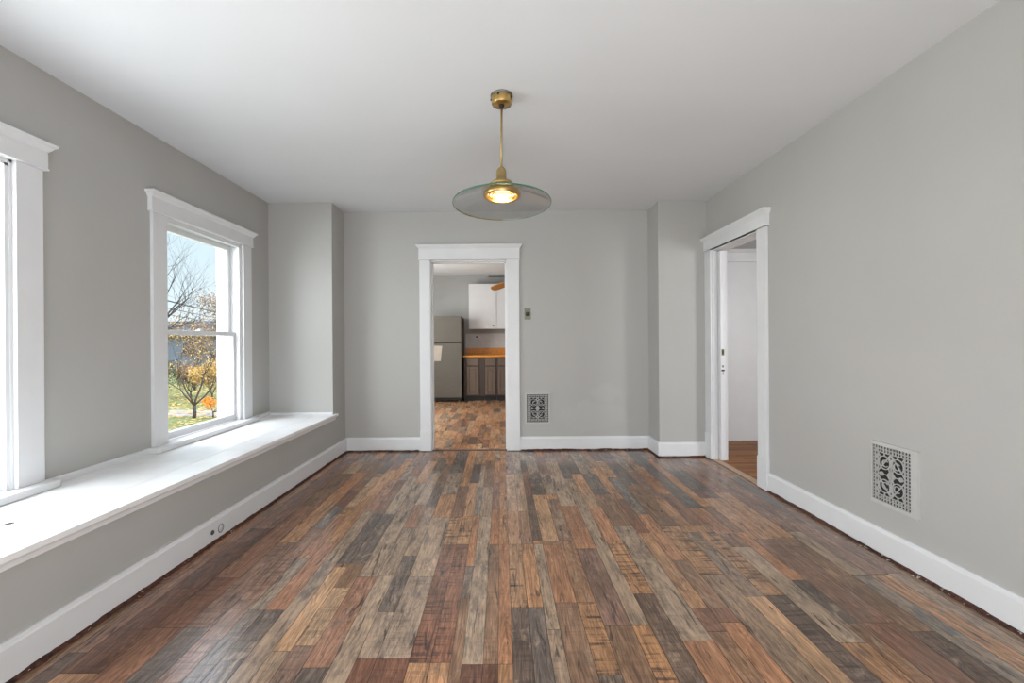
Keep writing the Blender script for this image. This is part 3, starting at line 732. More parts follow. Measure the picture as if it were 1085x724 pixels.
# ------------------------------------------------------------------ air vents
def vent(name, loc, rot, w, h, pw, ph, px, label):
    """local: u=x, v=z, front faces -y; pattern panel pw x ph offset px"""
    r = empty(name, loc, label, 'air vent'); r.rotation_euler = (0, 0, rot)
    def add(mb, nm, mat):
        me_o = mb.build(nm, mat); me_o.parent = r; return me_o
    t = 0.012
    fr = MB()
    x0, x1 = -w / 2, w / 2; z0, z1 = -h / 2, h / 2; a0, a1 = px - pw / 2, px + pw / 2; b0, b1 = -ph / 2, ph / 2
    fr.box(x0, a0, -t, 0, z0, z1); fr.box(a1, x1, -t, 0, z0, z1)
    fr.box(a0, a1, -t, 0, z0, b0); fr.box(a0, a1, -t, 0, b1, z1)
    fo = add(fr, 'frame', M['grille'])
    bk = MB(); bk.box(a0, a1, -.002, -.0005, b0, b1); add(bk, 'backing', M['dark'])
    gr = MB(); f0, f1 = -t + .001, -.005
    def bar(ux, uz, vx, vz, wd):
        A = Vector((ux, 0, uz)); B = Vector((vx, 0, vz)); d = B - A
        if d.length < 1e-6: return
        n = Vector((-d.z, 0, d.x)).normalized() * wd / 2
        gr.prism([A + n + Vector((0, f0, 0)), B + n + Vector((0, f0, 0)), B - n + Vector((0, f0, 0)), A - n + Vector((0, f0, 0))], (0, f1 - f0, 0))
    def ring(cx, cz, ro, ri, seg=18, a=0, b_=2 * math.pi):
        for i in range(seg):
            t0 = a + (b_ - a) * i / seg; t1 = a + (b_ - a) * (i + 1) / seg
            P = lambda rr, tt: Vector((cx + rr * math.cos(tt), f0, cz + rr * math.sin(tt)))
            gr.prism([P(ri, t0), P(ro, t0), P(ro, t1), P(ri, t1)], (0, f1 - f0, 0))
    nx = round(pw / .0178); nz = round(ph / .0178); cx_ = pw / nx; cz_ = ph / nz; bw = .0044
    # border lattice: two cells deep, staggered
    for i in range(nx + 1):
        x = a0 + i * cx_
        if i <= 2 or i >= nx - 2: bar(x, b0, x, b1, bw)
        else: bar(x, b0, x, b0 + 2 * cz_, bw); bar(x, b1 - 2 * cz_, x, b1, bw)
    for j in range(nz + 1):
        z = b0 + j * cz_
        if j <= 2 or j >= nz - 2: bar(a0, z, a1, z, bw)
        else: bar(a0, z, a0 + 2 * cx_, z, bw); bar(a1 - 2 * cx_, z, a1, z, bw)
    for j in range(nz):
        z = b0 + (j + .5) * cz_
        if j % 2: bar(a0 + cx_ * 1.5, z - cz_ / 2, a0 + cx_ * 1.5, z + cz_ / 2, bw * .6)
    for i in range(nx):
        x = a0 + (i + .5) * cx_
        if i % 2: bar(x - cx_ / 2, b0 + cz_ * 1.5, x + cx_ / 2, b0 + cz_ * 1.5, bw * .6)
    # scrolls and lozenges in the middle
    iw = pw / 2 - 2 * cx_; ih = ph / 2 - 2 * cz_
    for sx in (-1, 1):
        for sz in (-1, 1):
            cx, cz = px + sx * iw * .5, sz * ih * .55
            R1 = iw * .46
            ring(cx, cz, R1, R1 - .0045)
            ring(cx - sx * R1 * .15, cz - sz * R1 * .1, R1 * .52, R1 * .52 - .0042, 14, 0.6, 5.6)
            bar(cx + sx * R1 * .7, cz + sz * R1 * .7, px + sx * iw, sz * ih, .0038)
            bar(px, 0, cx - sx * R1 * .7, cz - sz * R1 * .7, .0038)
            bar(px + sx * iw, sz * ih * .1, px, sz * ih, .0038)
            bar(px, sz * ih * .25, px + sx * iw * .3, 0, .0038)
            bar(cx, cz + sz * R1, cx, sz * ih, .0038)
            bar(cx + sx * R1, cz, px + sx * iw, cz, .0038)
        bar(px + sx * iw, 0, px + sx * iw * .3, 0, .0038)
        ring(px + sx * iw * .72, 0, .012, .0065, 12)
    ring(px, 0, .017, .010, 14)
    for sz in (-1, 1):
        ring(px, sz * ih * .8, .013, .0075, 12); bar(px, sz * .015, px, sz * ih * .7, .0038)
    add(gr, 'grille', M['grille'])
    lv = MB(); lv.box(px + .02, px + .045, -t - .006, -t + .002, b1 - .008, b1 - .002); add(lv, 'damper_lever', M['chrome'])
    return r
vent('wall_air_vent', (0.388, YB, 0.456), 0, .270, .332, .240, .304, 0,
     'small square white scrollwork vent grille on the far wall right of the kitchen doorway')
vent('wall_air_vent', (XR, 2.405, 0.450), R(-90), .290, .340, .240, .304, -.018,
     'ornate pale scrollwork vent grille low on the right-hand side wall')

# ------------------------------------------------------------------ dimmer switch
r = empty('wall_switch', (0.287, YB, 1.476), 'old dull metal switch plate with a dark round knob right of the kitchen doorway', 'wall switch')
MB((0.287, YB, 1.476)).box(.252, .322, YB - .006, YB, 1.416, 1.536, .002).build('plate', simple('dull_nickel_plate', rgb(124, 121, 106), .45, metal=.3), r)
kb = MB((0.287, YB, 1.476))
kb.lathe([(0, .028), (.015, .028), (.018, .024), (.020, .006), (.024, .004), (.024, 0)], (0.287, YB, 1.476), 20)
for v in kb.bm.verts: v.co = Vector((v.co.x, -.006 - v.co.z, v.co.y))
kb.build('knob', simple('dark_knob', rgb(66, 64, 58), .4, metal=.3), r)
for z in (1.428, 1.524):
    sc = MB((0.287, YB, 1.476)); sc.box(.284, .290, YB - .008, YB - .005, z - .003, z + .003)
    sc.build('screw', M['chrome'], r)

# ------------------------------------------------------------------ jack on the left baseboard
yj = 2.68; xj = bbx(yj)
r = empty('baseboard_jack', (xj, yj, .06), 'small round grey jack cover and dark plug hole low on the left baseboard', 'wall jack')
def disc_x(name, y, z, prof, mat):
    d = MB((xj, yj, .06)); d.lathe(prof, (xj, yj, .06), 18)
    for v in d.bm.verts: v.co = Vector((v.co.z, v.co.x + (y - yj), v.co.y + (z - .06)))
    return d.build(name, mat, r)
disc_x('cover_ring', 2.755, .066, [(.027, 0), (.027, .004), (.024, .005), (.023, .003), (.023, 0)], simple('grey_ring', rgb(130, 130, 130), .5))
disc_x('ring_center', 2.755, .066, [(0, .002), (.0225, .002), (.0225, 0)], M['trim'])
disc_x('plug', 2.675, .072, [(0, .008), (.010, .008), (.014, .004), (.014, 0)], simple('dark_grey_plug', rgb(66, 70, 74), .5))

# ------------------------------------------------------------------ pendant lamp
PX, PY = 0.012, 2.59
pl = empty('pendant_lamp', (PX, PY, H), 'brass pendant lamp with a wide round glass disc shade hanging from the ceiling', 'pendant lamp')
o = (PX, PY, H)
c = MB(o); c.lathe([(0, 0), (.062, 0), (.064, -.004), (.062, -.011), (.0, -.011)], o, 40); c.build('ceiling_plate', M['chrome'], pl)
c = MB(o); c.lathe([(.05, -.011), (.0575, -.011), (.0585, -.016), (.057, -.050), (.0545, -.056), (.012, -.058), (0, -.058)], o, 48); c.build('canopy', M['brass'], pl)
c = MB(o)
for a in (-1.9, -.3, 1.3, 2.9):
    c = MB(o); c.lathe([(0, -.005), (.006, -.005), (.006, .003), (0, .004)], (o[0] + .060 * math.cos(a), o[1] + .060 * math.sin(a), o[2] - .018), 8)
    c.build('canopy_screw', M['black'], pl)
c = MB(o); c.lathe([(0, -.057), (.015, -.058), (.014, -.066), (.006, -.072), (0, -.072)], o, 16); c.build('rod_collar', M['black'], pl)
c = MB(o); c.tube([(PX, PY, H - .06), (PX - .004, PY, H - .415)], .0062, 12); c.build('rod', M['brassdull'], pl)
zb = H - .41
c = MB(o); c.lathe([(0, zb + .002), (.012, zb), (.022, zb - .010), (.028, zb - .024), (.029, zb - .070), (.036, zb - .074), (.056, zb - .084), (.066, zb - .094), (.067, zb - .104), (0, zb - .108)], (PX - .004, PY, 0), 40)
c.build('socket_cap', M['brassdull'], pl)
# glass disc: shallow dome, slightly tilted
TS = Matrix.Rotation(R(-4.0), 4, 'X')
zc = 2.046; cen = Vector((PX - .002, PY, zc))
def tilt(mb, off):
    for v in mb.bm.verts: v.co = (TS @ (v.co.copy())) + off
pr = []
for i in range(15):
    q = i / 14; rr_ = .028 + (.278 - .028) * q; pr.append((rr_, -.075 * q ** 1.7))
c = MB(o); c.lathe(pr + [(a, b_ - .006) for a, b_ in reversed(pr)], (PX, PY, H), 96, closed=True)
tilt(c, cen - Vector(o)); gs = c.build('glass_shade', M['shade'], pl)
c = MB(o); c.lathe([(.2782, -.0748), (.2798, -.075), (.2806, -.078), (.2798, -.081), (.2782, -.0808)], (PX, PY, H), 96, closed=True)
tilt(c, cen - Vector(o)); c.build('glass_rim', M['rim'], pl)
c = MB(o)
zr = -.012
c.lathe([(.03, zr + .008), (.090, zr + .002), (.104, zr - .004), (.107, zr - .016), (.104, zr - .026), (.096, zr - .030), (.088, zr - .028), (.085, zr - .016), (.083, zr - .002), (.03, zr - .002)], (PX, PY, H), 64, closed=True)
tilt(c, cen - Vector(o)); c.build('reflector_ring', M['brass'], pl)
c = MB(o); c.lathe([(0, zr - .006), (.082, zr - .006), (.080, zr - .010), (.05, zr - .014), (.02, zr - .016), (0, zr - .016)], (PX, PY, H), 32)
tilt(c, cen - Vector(o)); c.build('bulb_lens', M['bulb'], pl)
for rr_ in (.072, .056, .040, .022):
    c = MB(o); c.lathe([(rr_ - .0022, zr - .012), (rr_, zr - .009), (rr_ + .0022, zr - .012), (rr_ + .0015, zr - .022), (rr_ - .0015, zr - .022)], (PX, PY, H), 40, closed=True)
    tilt(c, cen - Vector(o)); c.build('louvre_ring', M['brass'], pl)
bl = bpy.data.lights.new('pendant_glow', 'POINT'); bl.energy = 3; bl.color = (1, .78, .45); bl.shadow_soft_size = .05
bo = bpy.data.objects.new('pendant_glow', bl); C.objects.link(bo); bo.location = (PX, PY, 1.98)

# ------------------------------------------------------------------ kitchen
KH = 2.55; YK = 9.6
struct(MB().box(-2.7, 2.2, YB + .16, YK + .1, KH, KH + .1).build('ceiling_kitchen', M['ceil']))
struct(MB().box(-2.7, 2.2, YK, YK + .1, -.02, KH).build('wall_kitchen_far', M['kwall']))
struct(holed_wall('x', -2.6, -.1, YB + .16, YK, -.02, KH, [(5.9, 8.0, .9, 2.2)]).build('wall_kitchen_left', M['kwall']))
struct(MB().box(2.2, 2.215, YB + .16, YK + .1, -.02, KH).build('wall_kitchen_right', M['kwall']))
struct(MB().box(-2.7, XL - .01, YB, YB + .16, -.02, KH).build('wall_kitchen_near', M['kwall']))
wk = empty('window_7', (-2.6, 6.95, .9)); struct(wk)  # unseen window, added to light the kitchen
mb = MB()
for y in (5.9, 6.93, 7.95): mb.box(-2.66, -2.63, y, y + .05, .9, 2.2)
for z in (.9, 1.53, 2.15): mb.box(-2.66, -2.63, 5.9, 8.0, z, z + .05)
so = mb.build('sash', M['trim'], wk)
MB().box(-2.647, -2.644, 5.92, 7.98, .92, 2.18).build('pane', M['pane'], so)

# refrigerator
fx0, fx1, fy = -1.530, -.776, 8.84
r = empty('refrigerator', ((fx0 + fx1) / 2, 9.2, 0), 'stainless top-freezer refrigerator standing against the kitchen wall', 'refrigerator')
MB().box(fx0, fx1, fy + .065, 9.575, .04, 1.665, .004).build('body', M['steelside'], r)
MB().box(fx0, fx1, fy, fy + .06, 1.165, 1.674, .008).build('freezer_door', M['steel'], r)
fd = MB().box(fx0, fx1, fy, fy + .06, .085, 1.145, .008).build('fridge_door', M['steel'], r)
MB().box(fx0 + .01, fx1 - .02, fy + .03, fy + .07, .03, .083).build('kick_grille', M['black'], r)
for x in (fx0 + .06, fx1 - .05): 
    MB().lathe([(0, 0), (.022, 0), (.022, .008), (.01, .012), (.01, .045), (0, .045)], (x, fy + .045, 0), 12).build('foot', M['chrome'], r)
for z0, z1 in ((1.20, 1.52), (.72, 1.11)):
    h = MB(); h.tube([(fx0 + .05, fy, z0), (fx0 + .05, fy - .04, z0 + .02), (fx0 + .05, fy - .04, z1 - .02), (fx0 + .05, fy, z1)], .010, 8)
    h.build('handle', M['chrome'], r)
pp = MB()
pts = [(-1.36, 1.10), (-1.145, 1.095), (-1.175, .80), (-1.36, .80)]
pp.prism([(x, fy - .0045 if i < 2 else fy - .012, z) for i, (x, z) in enumerate(pts)], (0, .003, 0))
tag(pp.build('paper_sheet', M['paper']), 'pale paper sheet hanging on the lower refrigerator door', 'paper')

# base cabinets
cy = 8.97
def cabinet(x0, x1, label, doors, knob_side):
    r = empty('base_cabinet', ((x0 + x1) / 2, 9.28, 0), label, 'base cabinet', 'taupe kitchen base cabinets')
    MB().box(x0, x1, cy, 9.595, .10, .865).build('body', M['cabdark'], r)
    MB().box(x0, x1, cy + .06, 9.59, 0.0, .10).build('toe_kick', M['black'], r)
    for (a, b_) in doors:
        d = MB(); w = .045
        d.box(a, b_, cy - .014, cy, .70, .835); dr = d.build('drawer', M['taupe'], r, bevel=.004)
        d = MB(); d.box(a, a + w, cy - .018, cy, .125, .675); d.box(b_ - w, b_, cy - .018, cy, .125, .675)
        d.box(a + w, b_ - w, cy - .018, cy, .125, .17); d.box(a + w, b_ - w, cy - .018, cy, .63, .675)
        d.box(a + w, b_ - w, cy - .008, cy, .17, .63); d.box(a + w + .02, b_ - w - .02, cy - .014, cy, .195, .605)
        d.build('door', M['taupe'], r, bevel=.003)
    return r
cabinet(-.737, -.33, 'taupe base cabinet next to the refrigerator, with one panelled door', [(-.675, -.445)], 1)
cabinet(-.328, -.09, 'narrow taupe base cabinet in the middle of the kitchen row', [(-.375 + .06, -.12)], 1)
cabinet(-.088, .80, 'taupe base cabinet half hidden behind the right edge of the kitchen doorway', [(-.065, .33), (.38, .77)], 1)
ct = empty('countertop', (0, 9.28, .865), 'orange butcher block countertop with a low backsplash on the taupe cabinets', 'countertop')
MB().box(-.752, .82, cy - .03, 9.596, .867, .902, .003).build('slab', M['butcher'], ct)
MB().box(-.737, .82, 9.572, 9.597, .902, 1.04, .003).build('backsplash', M['butcher'], ct)
wc = empty('wall_cabinet', (0, 9.43, 1.43), 'white two-door wall cabinet hanging above the butcher block countertop', 'wall cabinet')
MB().box(-.654, .47, 9.29, 9.598, 1.43, 2.35).build('body', M['cabwhite'], wc)
for a, b_, kx in ((-.652, -.094, -.15), (-.084, .468, .42)):
    d = MB().box(a, b_, 9.27, 9.289, 1.432, 2.348, .002).build('door', M['cabwhite'], wc)
    k = MB(); k.lathe([(0, .026), (.010, .024), (.014, .016), (.006, .006), (.006, 0)], (0, 0, 0), 12)
    for v in k.bm.verts: v.co = Vector((v.co.x + kx - .01, 9.27 - v.co.z, v.co.y + 1.49))
    k.build('knob', M['chrome'], d)
# pale backsplash panel on the wall
struct(MB().box(-.75, .85, 9.592, 9.6, 1.035, 1.34).build('trim_backsplash', simple('pale_backsplash', (.56, .56, .56, 1), .4)))
r = empty('wall_outlet', (-.49, 9.592, 1.27), 'small white outlet plate on the kitchen wall above the countertop', 'outlet')
MB().box(-.555, -.425, 9.586, 9.592, 1.235, 1.305, .002).build('plate', M['cabwhite'], r)
MB().box(-.535, -.49, 9.584, 9.587, 1.255, 1.285).build('socket', M['black'], r)
# ceiling fan
hx, hy = .34, 7.455
r = empty('ceiling_fan', (hx, hy, KH), 'ceiling fan with honey wood blades in the kitchen, partly behind the doorway edge', 'ceiling fan')
MB().lathe([(0, KH), (.07, KH), (.065, KH - .04), (.02, KH - .06), (0, KH - .06)], (hx, hy, 0), 24).build('canopy', M['chrome'], r)
MB().lathe([(0, KH - .05), (.012, KH - .05), (.012, 2.27), (0, 2.27)], (hx, hy, 0), 12).build('downrod', M['chrome'], r)
MB().lathe([(0, 2.29), (.06, 2.29), (.11, 2.26), (.11, 2.20), (.07, 2.16), (.05, 2.13), (0, 2.12)], (hx, hy, 0), 32).build('motor_housing', M['chrome'], r)
for a in (135, 255, 15):
    a = R(a); u = Vector((math.cos(a), math.sin(a), 0)); w = Vector((-math.sin(a), math.cos(a), .42)).normalized()
    c0 = Vector((hx, hy, 0))
    ring = []
    for t, hw in ((.18, .045), (.24, .058), (.45, .068), (.62, .066), (.68, .052), (.705, .020)): ring.append((t, hw))
    P = [c0 + u * t + Vector((0, 0, 2.20 - .115 * (t / .7))) + w * hw for t, hw in ring] + [c0 + u * t + Vector((0, 0, 2.20 - .115 * (t / .7))) - w * hw for t, hw in reversed(ring)]
    MB().prism(P, (0, 0, .010)).build('blade', M['fanwood'], r)
    MB().tube([c0 + u * .09 + Vector((0, 0, 2.195)), c0 + u * .22 + Vector((0, 0, 2.175))], .012, 6).build('blade_arm', M['chrome'], r)
struct(MB().box(-.255, .6, 9.40, 9.56, KH - .028, KH - .002).build('trim_kitchen_ceiling', simple('grey_ceiling_strip', rgb(140, 136, 136), .6)))

# ------------------------------------------------------------------ outdoors
GZ = -.61
gb = MB(); gb.box(-60, XL - .21, -20, 11.15, GZ - .2, GZ); gb.box(-60, XL - .21, 12.15, 60, GZ - .2, GZ)
struct(gb.build('floor_lawn', M['lawn']))
struct(MB().box(-60, XL - .21, 11.15, 12.15, GZ - .2, GZ + .005).build('floor_sidewalk', M['road']))

def leaves(mb, c, rad, n, s0, s1, rd, flat=1.0):
    for _ in range(n):
        while True:
            p = Vector((rd.uniform(-1, 1), rd.uniform(-1, 1), rd.uniform(-1, 1)))
            if p.length <= 1: break
        p = Vector(c) + Vector((p.x * rad, p.y * rad, p.z * rad * flat))
        s = rd.uniform(s0, s1)
        u = Vector((rd.uniform(-1, 1), rd.uniform(-1, 1), rd.uniform(-1, 1))).normalized()
        w = u.orthogonal().normalized()
        a = [mb.v(p + u * s), mb.v(p + w * s * .45), mb.v(p - u * s), mb.v(p - w * s * .45)]
        mb.face(a)
def grow(mb, p, d, ln, rad, depth, rd, tips, spread=.6, up=.15):
    n = 4; pts = [Vector(p)]; rads = [rad]; q = Vector(p); dd = Vector(d).normalized()
    for i in range(n):
        dd = (dd + Vector((rd.uniform(-.18, .18), rd.uniform(-.18, .18), rd.uniform(-.10, .14)))).normalized()
        q = q + dd * ln / n; pts.append(q.copy()); rads.append(rad * (1 - .42 * (i + 1) / n))
    mb.tube(pts, rads, 5)
    tips.append((q.copy(), depth))
    if depth > 0:
        for k in range(rd.choice([2, 3, 3])):
            i = rd.choice([2, 3, 4]) if k else 4
            nd = (dd + Vector((rd.uniform(-spread, spread), rd.uniform(-spread, spread), rd.uniform(-spread * .5, spread) + up))).normalized()
            grow(mb, pts[i], nd, ln * rd.uniform(.6, .85), rads[i] * .72, depth - 1, rd, tips, spread, up)
def tree(name, base, h, rad, depth, label, bark, leafmat, nleaf, lrad, ls, seed, lean=(0, 0), spread=.65, forks=None, group=None, up=.15):
    rd = random.Random(seed); r = empty(name, base, label, 'tree' if name != 'shrub' else 'shrub', group)
    mb = MB(base); tips = []
    if forks is None: grow(mb, base, (lean[0], lean[1], 1), h * .35, rad, depth, rd, tips, spread, up)
    else:
        top = Vector(base) + Vector((lean[0], lean[1], forks[0]))
        mb.tube([base, (Vector(base) + top) / 2 + Vector((.01, 0, 0)), top], [rad, rad * .85, rad * .8], 7)
        for (dx, dy, dz, ln) in forks[1]:
            grow(mb, top, (dx, dy, dz), ln, rad * .46, depth - 1, rd, tips, spread, up)
    mb.build('trunk', bark, r)
    if leafmat and nleaf:
        lf = MB(base)
        tt = [t for t, dp in tips if dp <= (4 if name == 'shrub' else 1)]
        for t in tt: leaves(lf, t, lrad, max(1, nleaf // len(tt)), ls * .6, ls, rd)
        lf.build('foliage', leafmat, r, normals=False)
    return r
# young street tree seen in the lower sash: trunk base about 11 m away
tree('autumn_tree', (-7.33, 10.85, GZ), 3, .048, 5, 'young slim autumn tree with sparse yellow leaves just outside the window', M['bark'], M['leafyellow'], 750, .24, .034, 4,
     forks=(.30, [(-.28, .1, .95, .74), (.2, -.1, .98, .78), (.05, .3, 1, .6), (-.55, 0, .75, .5), (.5, .2, .7, .5)]), spread=.8, up=.0)
sh = tree('shrub', (-6.95, 10.95, GZ), .5, .02, 2, 'bright orange low leafy shrub beside the slim tree trunk outside', M['bark'], M['leaforange'], 1500, .11, .030, 14,
     forks=(.12, [(.4, 0, .3, .25), (.8, .1, .25, .40), (-.3, .1, .4, .2), (1, -.1, .25, .55), (1, .1, .3, .5)]), spread=.3, up=-.05)
# bare tree, top left of the view
tree('bare_tree', (-7.75, 9.9, GZ), 6.6, .06, 6, 'tall bare dark-branched tree at the left of the window view', M['bark_dark'], None, 0, 0, 0, 23, spread=.75, up=.05,
     forks=(2.0, [(.45, 0, .9, .85), (.9, .1, .6, .8), (.15, .2, 1, .9), (-.5, 0, .9, .8), (.8, -.1, .15, .7), (.6, .3, .8, .8)]))
# background crowns
tree('autumn_tree', (-15.1, 20.0, GZ), 3.6, .09, 5, 'yellow-leaved tree behind the sidewalk at the left of the window view', M['bark'], M['leafyellow'], 1800, .46, .06, 7, spread=.8)
tree('autumn_tree', (-12.5, 20.3, GZ), 3.7, .09, 5, 'tan-leaved tree behind the sidewalk at the right of the window view', M['bark'], M['leafbrown'], 1700, .46, .06, 31, spread=.8)
tree('autumn_tree', (-11.6, 17.2, GZ), 2.3, .05, 5, 'small tan and bare-twigged tree behind the slim tree outside', M['bark'], M['leafbrown'], 1500, .36, .045, 17, spread=.9)
tree('bare_tree', (-14.1, 24.6, GZ), 3.6, .08, 6, 'distant bare twiggy tree in front of the pale house outside', M['bark'], None, 0, 0, 0, 41, spread=.9)
for i, (x, y, mt, lb, fh) in enumerate(((-10.9, 14.6, 'leafgreen', 'dark olive shrub at the left edge of the window view', .34),
                                    (-10.25, 15.0, 'leafbrown', 'tan twiggy shrub in the middle of the window view behind the sidewalk', .30),
                                    (-9.1, 14.3, 'leafyellow', 'yellow twiggy shrub at the right edge of the window view', .34))):
    tree('shrub', (x, y, GZ), 1.0, .03, 5, lb, M['bark'], M[mt], 3200, .24, .042, 50 + i, forks=(.15, [(-.5, 0, .8, fh), (.5, 0, .8, fh), (0, .3, .9, fh), (0, -.4, .8, fh)]), spread=.7)
lfm = MB(); rd = random.Random(77)
for _ in range(4200):
    y = 8 + 12 * rd.random() ** .8; x = rd.uniform(-.80, -.50) * y
    a = rd.uniform(0, 6.3); s = rd.uniform(.03, .06); p = Vector((x, y, GZ + .012))
    u = Vector((math.cos(a), math.sin(a), rd.uniform(-.1, .1))) * s; w = Vector((-math.sin(a), math.cos(a), .15)) * s * .6
    lfm.face([lfm.v(p + u), lfm.v(p + w), lfm.v(p - u), lfm.v(p - w)])
tag(lfm.build('fallen_leaves', M['leafyellow'], normals=False), 'fallen yellow leaves scattered over the lawn and sidewalk', 'leaves', kind='stuff')

def house(loc, w, d, hw, hr, label, wall, roof, ridge='x'):
    x, y = loc; r = empty('house', (x, y, GZ), label, 'house')
    MB().box(x - w / 2, x + w / 2, y - d / 2, y + d / 2, GZ, hw).build('wall', wall, r)
    mb = MB(); e = .35
    if ridge == 'x':
        mb.prism([(x - w / 2 - e, y - d / 2 - e, hw - .05), (x - w / 2 - e, y + d / 2 + e, hw - .05), (x - w / 2 - e, y, hr)], (w + 2 * e, 0, 0))
    else:
        mb.prism([(x - w / 2 - e, y - d / 2 - e, hw - .05), (x + w / 2 + e, y - d / 2 - e, hw - .05), (x, y - d / 2 - e, hr)], (0, d + 2 * e, 0))
    mb.build('roof', roof, r)
    for k in (-.3, .05, .32):
        f = MB().box(x + k * w - .45, x + k * w + .45, y - d / 2 - .05, y - d / 2, hw - 1.35, hw - .45).build('window_frame', M['road'], r)
        MB().box(x + k * w - .37, x + k * w + .37, y - d / 2 - .07, y - d / 2 - .05, hw - 1.27, hw - .53).build('pane', M['carglass'], f)
    return r
house((-23.6, 33), 9.5, 6, 1.75, 2.75, 'blue-grey house with a dark shingled roof, left in the window view', M['siding'], M['roofdark'])
house((-23.4, 41.5), 8.5, 7, 2.3, 3.3, 'pale house with a light grey roof, right in the window view', M['sidingpale'], M['roofgrey'])

# pale boulder
bd = MB((-14.3, 22.0, GZ)); rd = random.Random(5)
prof_ = [(0, .40), (.18, .38), (.32, .30), (.41, .16), (.42, .04), (.38, -.02), (0, -.02)]
bd.lathe(prof_, (-14.3, 22.0, GZ), 20)
for v in bd.bm.verts:
    q = v.co; n_ = 1 + .12 * math.sin(q.x * 9 + q.z * 5) + .08 * math.sin(q.y * 13 + 1); v.co = Vector((q.x * n_, q.y * n_ * .8, q.z * (1 + .1 * math.sin(q.x * 7))))
tag(bd.build('boulder', simple('pale_stone', rgb(190, 186, 180), .9, var=.15)), 'pale rounded boulder on the far lawn seen through the lower sash', 'boulder')
# overhead wires on poles
def catenary(name, A, B, sag, rad, label):
    A, B = Vector(A), Vector(B); pts = []
    for i in range(25):
        t = i / 24; p = A.lerp(B, t); p.z -= sag * 4 * t * (1 - t); pts.append(p)
    tag(MB().tube(pts, rad, 5).build(name, M['wire']), label, 'cable', 'overhead street cables')
for px, yy, lb in ((-24.3, 24.0, 'near'), (-42.1, 77.0, 'far')):
    r = empty('utility_pole', (px, yy, GZ), 'wooden utility pole at the %s end of the overhead cables' % lb, 'utility pole', 'street utility poles')
    MB().tube([(px, yy, GZ), (px, yy, 6.0)], [.15, .11], 10).build('pole', M['pole'], r)
    MB().box(px - .9, px + .9, yy - .06, yy + .06, 5.2, 5.32).build('crossarm', M['pole'], r)
catenary('overhead_cable', (-24.3, 24.2, 5.35), (-42.1, 76.8, 5.4), .45, .062, 'thick upper overhead cable crossing the window view')
catenary('overhead_cable', (-24.1, 24.2, 4.62), (-41.9, 76.8, 4.6), .40, .034, 'middle thin overhead cable crossing the window view')
catenary('overhead_cable', (-24.1, 24.2, 4.05), (-41.9, 76.8, 3.9), .35, .034, 'lowest thin overhead cable crossing the window view')

# ------------------------------------------------------------------ light
def area(name, loc, rot, sx, sy, en, col=(1, 1, 1)):
    l = bpy.data.lights.new(name, 'AREA'); l.shape = 'RECTANGLE'; l.size = sx; l.size_y = sy; l.energy = en; l.color = col
    o = bpy.data.objects.new(name, l); C.objects.link(o); o.location = loc; o.rotation_euler = rot; return o
DAY = (.93, .97, 1.0)
for i, (a, b_) in enumerate(RW):
    area('fill_rear', ((a + b_) / 2, YR - .14, 1.33), (R(90), 0, R(0)), b_ - a, 1.65, 21, (1, .995, .99))  # added fill lamp behind each rear opening, out of view
area('daylight_window_1', (XL - .23, sum(W1) / 2, 1.28), (0, R(-90), 0), 1.5, .9, 31, DAY)
area('fill_window_3', (XL - .23, sum(W0) / 2, 1.28), (0, R(-90), 0), 1.5, .9, 31, DAY)  # added fill lamp at the extra left opening behind the camera
l2 = area('daylight_window_2', (XL - .85, 3.0, 1.75), (0, 0, 0), 1.1, 1.3, 44, DAY)
l2.rotation_euler = (Vector((XL + .1, 3.75, 1.3)) - Vector(l2.location)).to_track_quat('-Z', 'Y').to_euler()
area('fill_kitchen', (-2.7, 6.95, 1.55), (0, R(-90), 0), 1.3, 2.1, 122, (1, .98, .95))  # added lamp brightening the kitchen through its unseen opening
area('fill_side_room', (4.25, 1.32, 1.4), (R(90), 0, 0), .9, 1.4, 46, (.97, .99, 1))  # added lamp brightening the side room, unseen from the camera
area('fill_ceiling_bounce', (.1, .45, .30), (R(132), 0, 0), 1.6, .8, 20, (1, 1, 1))  # added upward fill lamp low in the room, no fixture there
sn = bpy.data.lights.new('sun', 'SUN'); sn.energy = 1.1; sn.angle = R(2); sn.color = (1, .95, .86)
so = bpy.data.objects.new('sun', sn); C.objects.link(so); so.rotation_euler = Vector((-.45, .62, -.62)).to_track_quat('-Z', 'Y').to_euler()

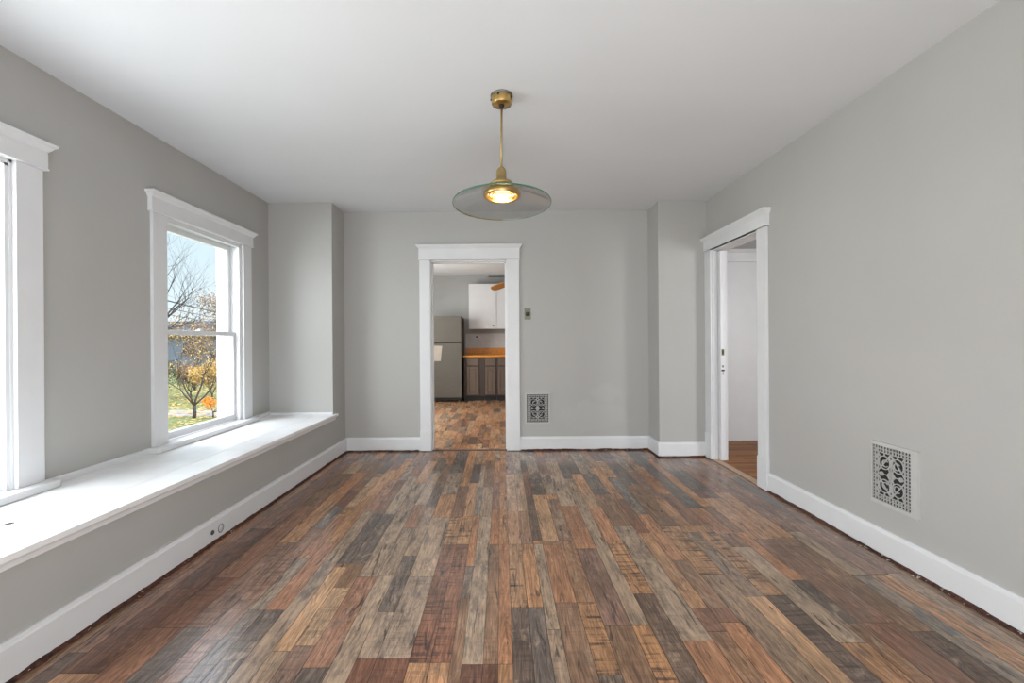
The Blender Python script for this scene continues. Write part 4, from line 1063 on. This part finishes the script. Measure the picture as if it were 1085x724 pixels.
w = bpy.data.worlds.new('World'); bpy.context.scene.world = w; w.use_nodes = True
nt = w.node_tree; N, L = nt.nodes, nt.links
bg = N['Background']
tc = N.new('ShaderNodeTexCoord'); sx = N.new('ShaderNodeSeparateXYZ'); L.new(tc.outputs['Generated'], sx.inputs[0])
rp = N.new('ShaderNodeValToRGB'); e = rp.color_ramp.elements
e[0].position = 0.0; e[0].color = rgb(226, 238, 243); e[1].position = .34; e[1].color = rgb(188, 218, 234)
k4 = e.new(.52); k4.color = (3.0, 3.3, 3.8, 1)
k3 = e.new(.8); k3.color = (4.0, 4.3, 4.6, 1)
L.new(sx.outputs['Z'], rp.inputs['Fac']); 
no = N.new('ShaderNodeTexNoise'); no.inputs['Scale'].default_value = 3; no.inputs['Detail'].default_value = 5
L.new(tc.outputs['Generated'], no.inputs['Vector'])
mr = N.new('ShaderNodeMapRange'); mr.inputs['From Min'].default_value = .5; mr.inputs['From Max'].default_value = .8; mr.inputs['To Max'].default_value = .5
L.new(no.outputs['Fac'], mr.inputs['Value'])
mx = N.new('ShaderNodeMix'); mx.data_type = 'RGBA'; mx.inputs['B'].default_value = rgb(236, 242, 246)
L.new(rp.outputs['Color'], mx.inputs['A']); L.new(mr.outputs['Result'], mx.inputs['Factor'])
L.new(mx.outputs['Result'], bg.inputs['Color']); bg.inputs['Strength'].default_value = 1.0

# ------------------------------------------------------------------ camera
cd = bpy.data.cameras.new('camera'); cam = bpy.data.objects.new('camera', cd); C.objects.link(cam)
cam.matrix_world = Matrix.Translation((0, 0, 1.19)) @ Matrix.Rotation(R(90), 4, 'X') @ Matrix.Rotation(R(-.4), 4, 'Z')
cd.sensor_width = 36; cd.lens = 482 / 1085 * 36; cd.shift_x = 11.5 / 1085; cd.shift_y = -1 / 1085
cd.clip_start = .05; cd.clip_end = 300
S = bpy.context.scene; S.camera = cam
S.view_settings.view_transform = 'Standard'; S.view_settings.look = 'None'; S.view_settings.exposure = 0.36; S.view_settings.gamma = 1
S.view_settings.use_curve_mapping = False
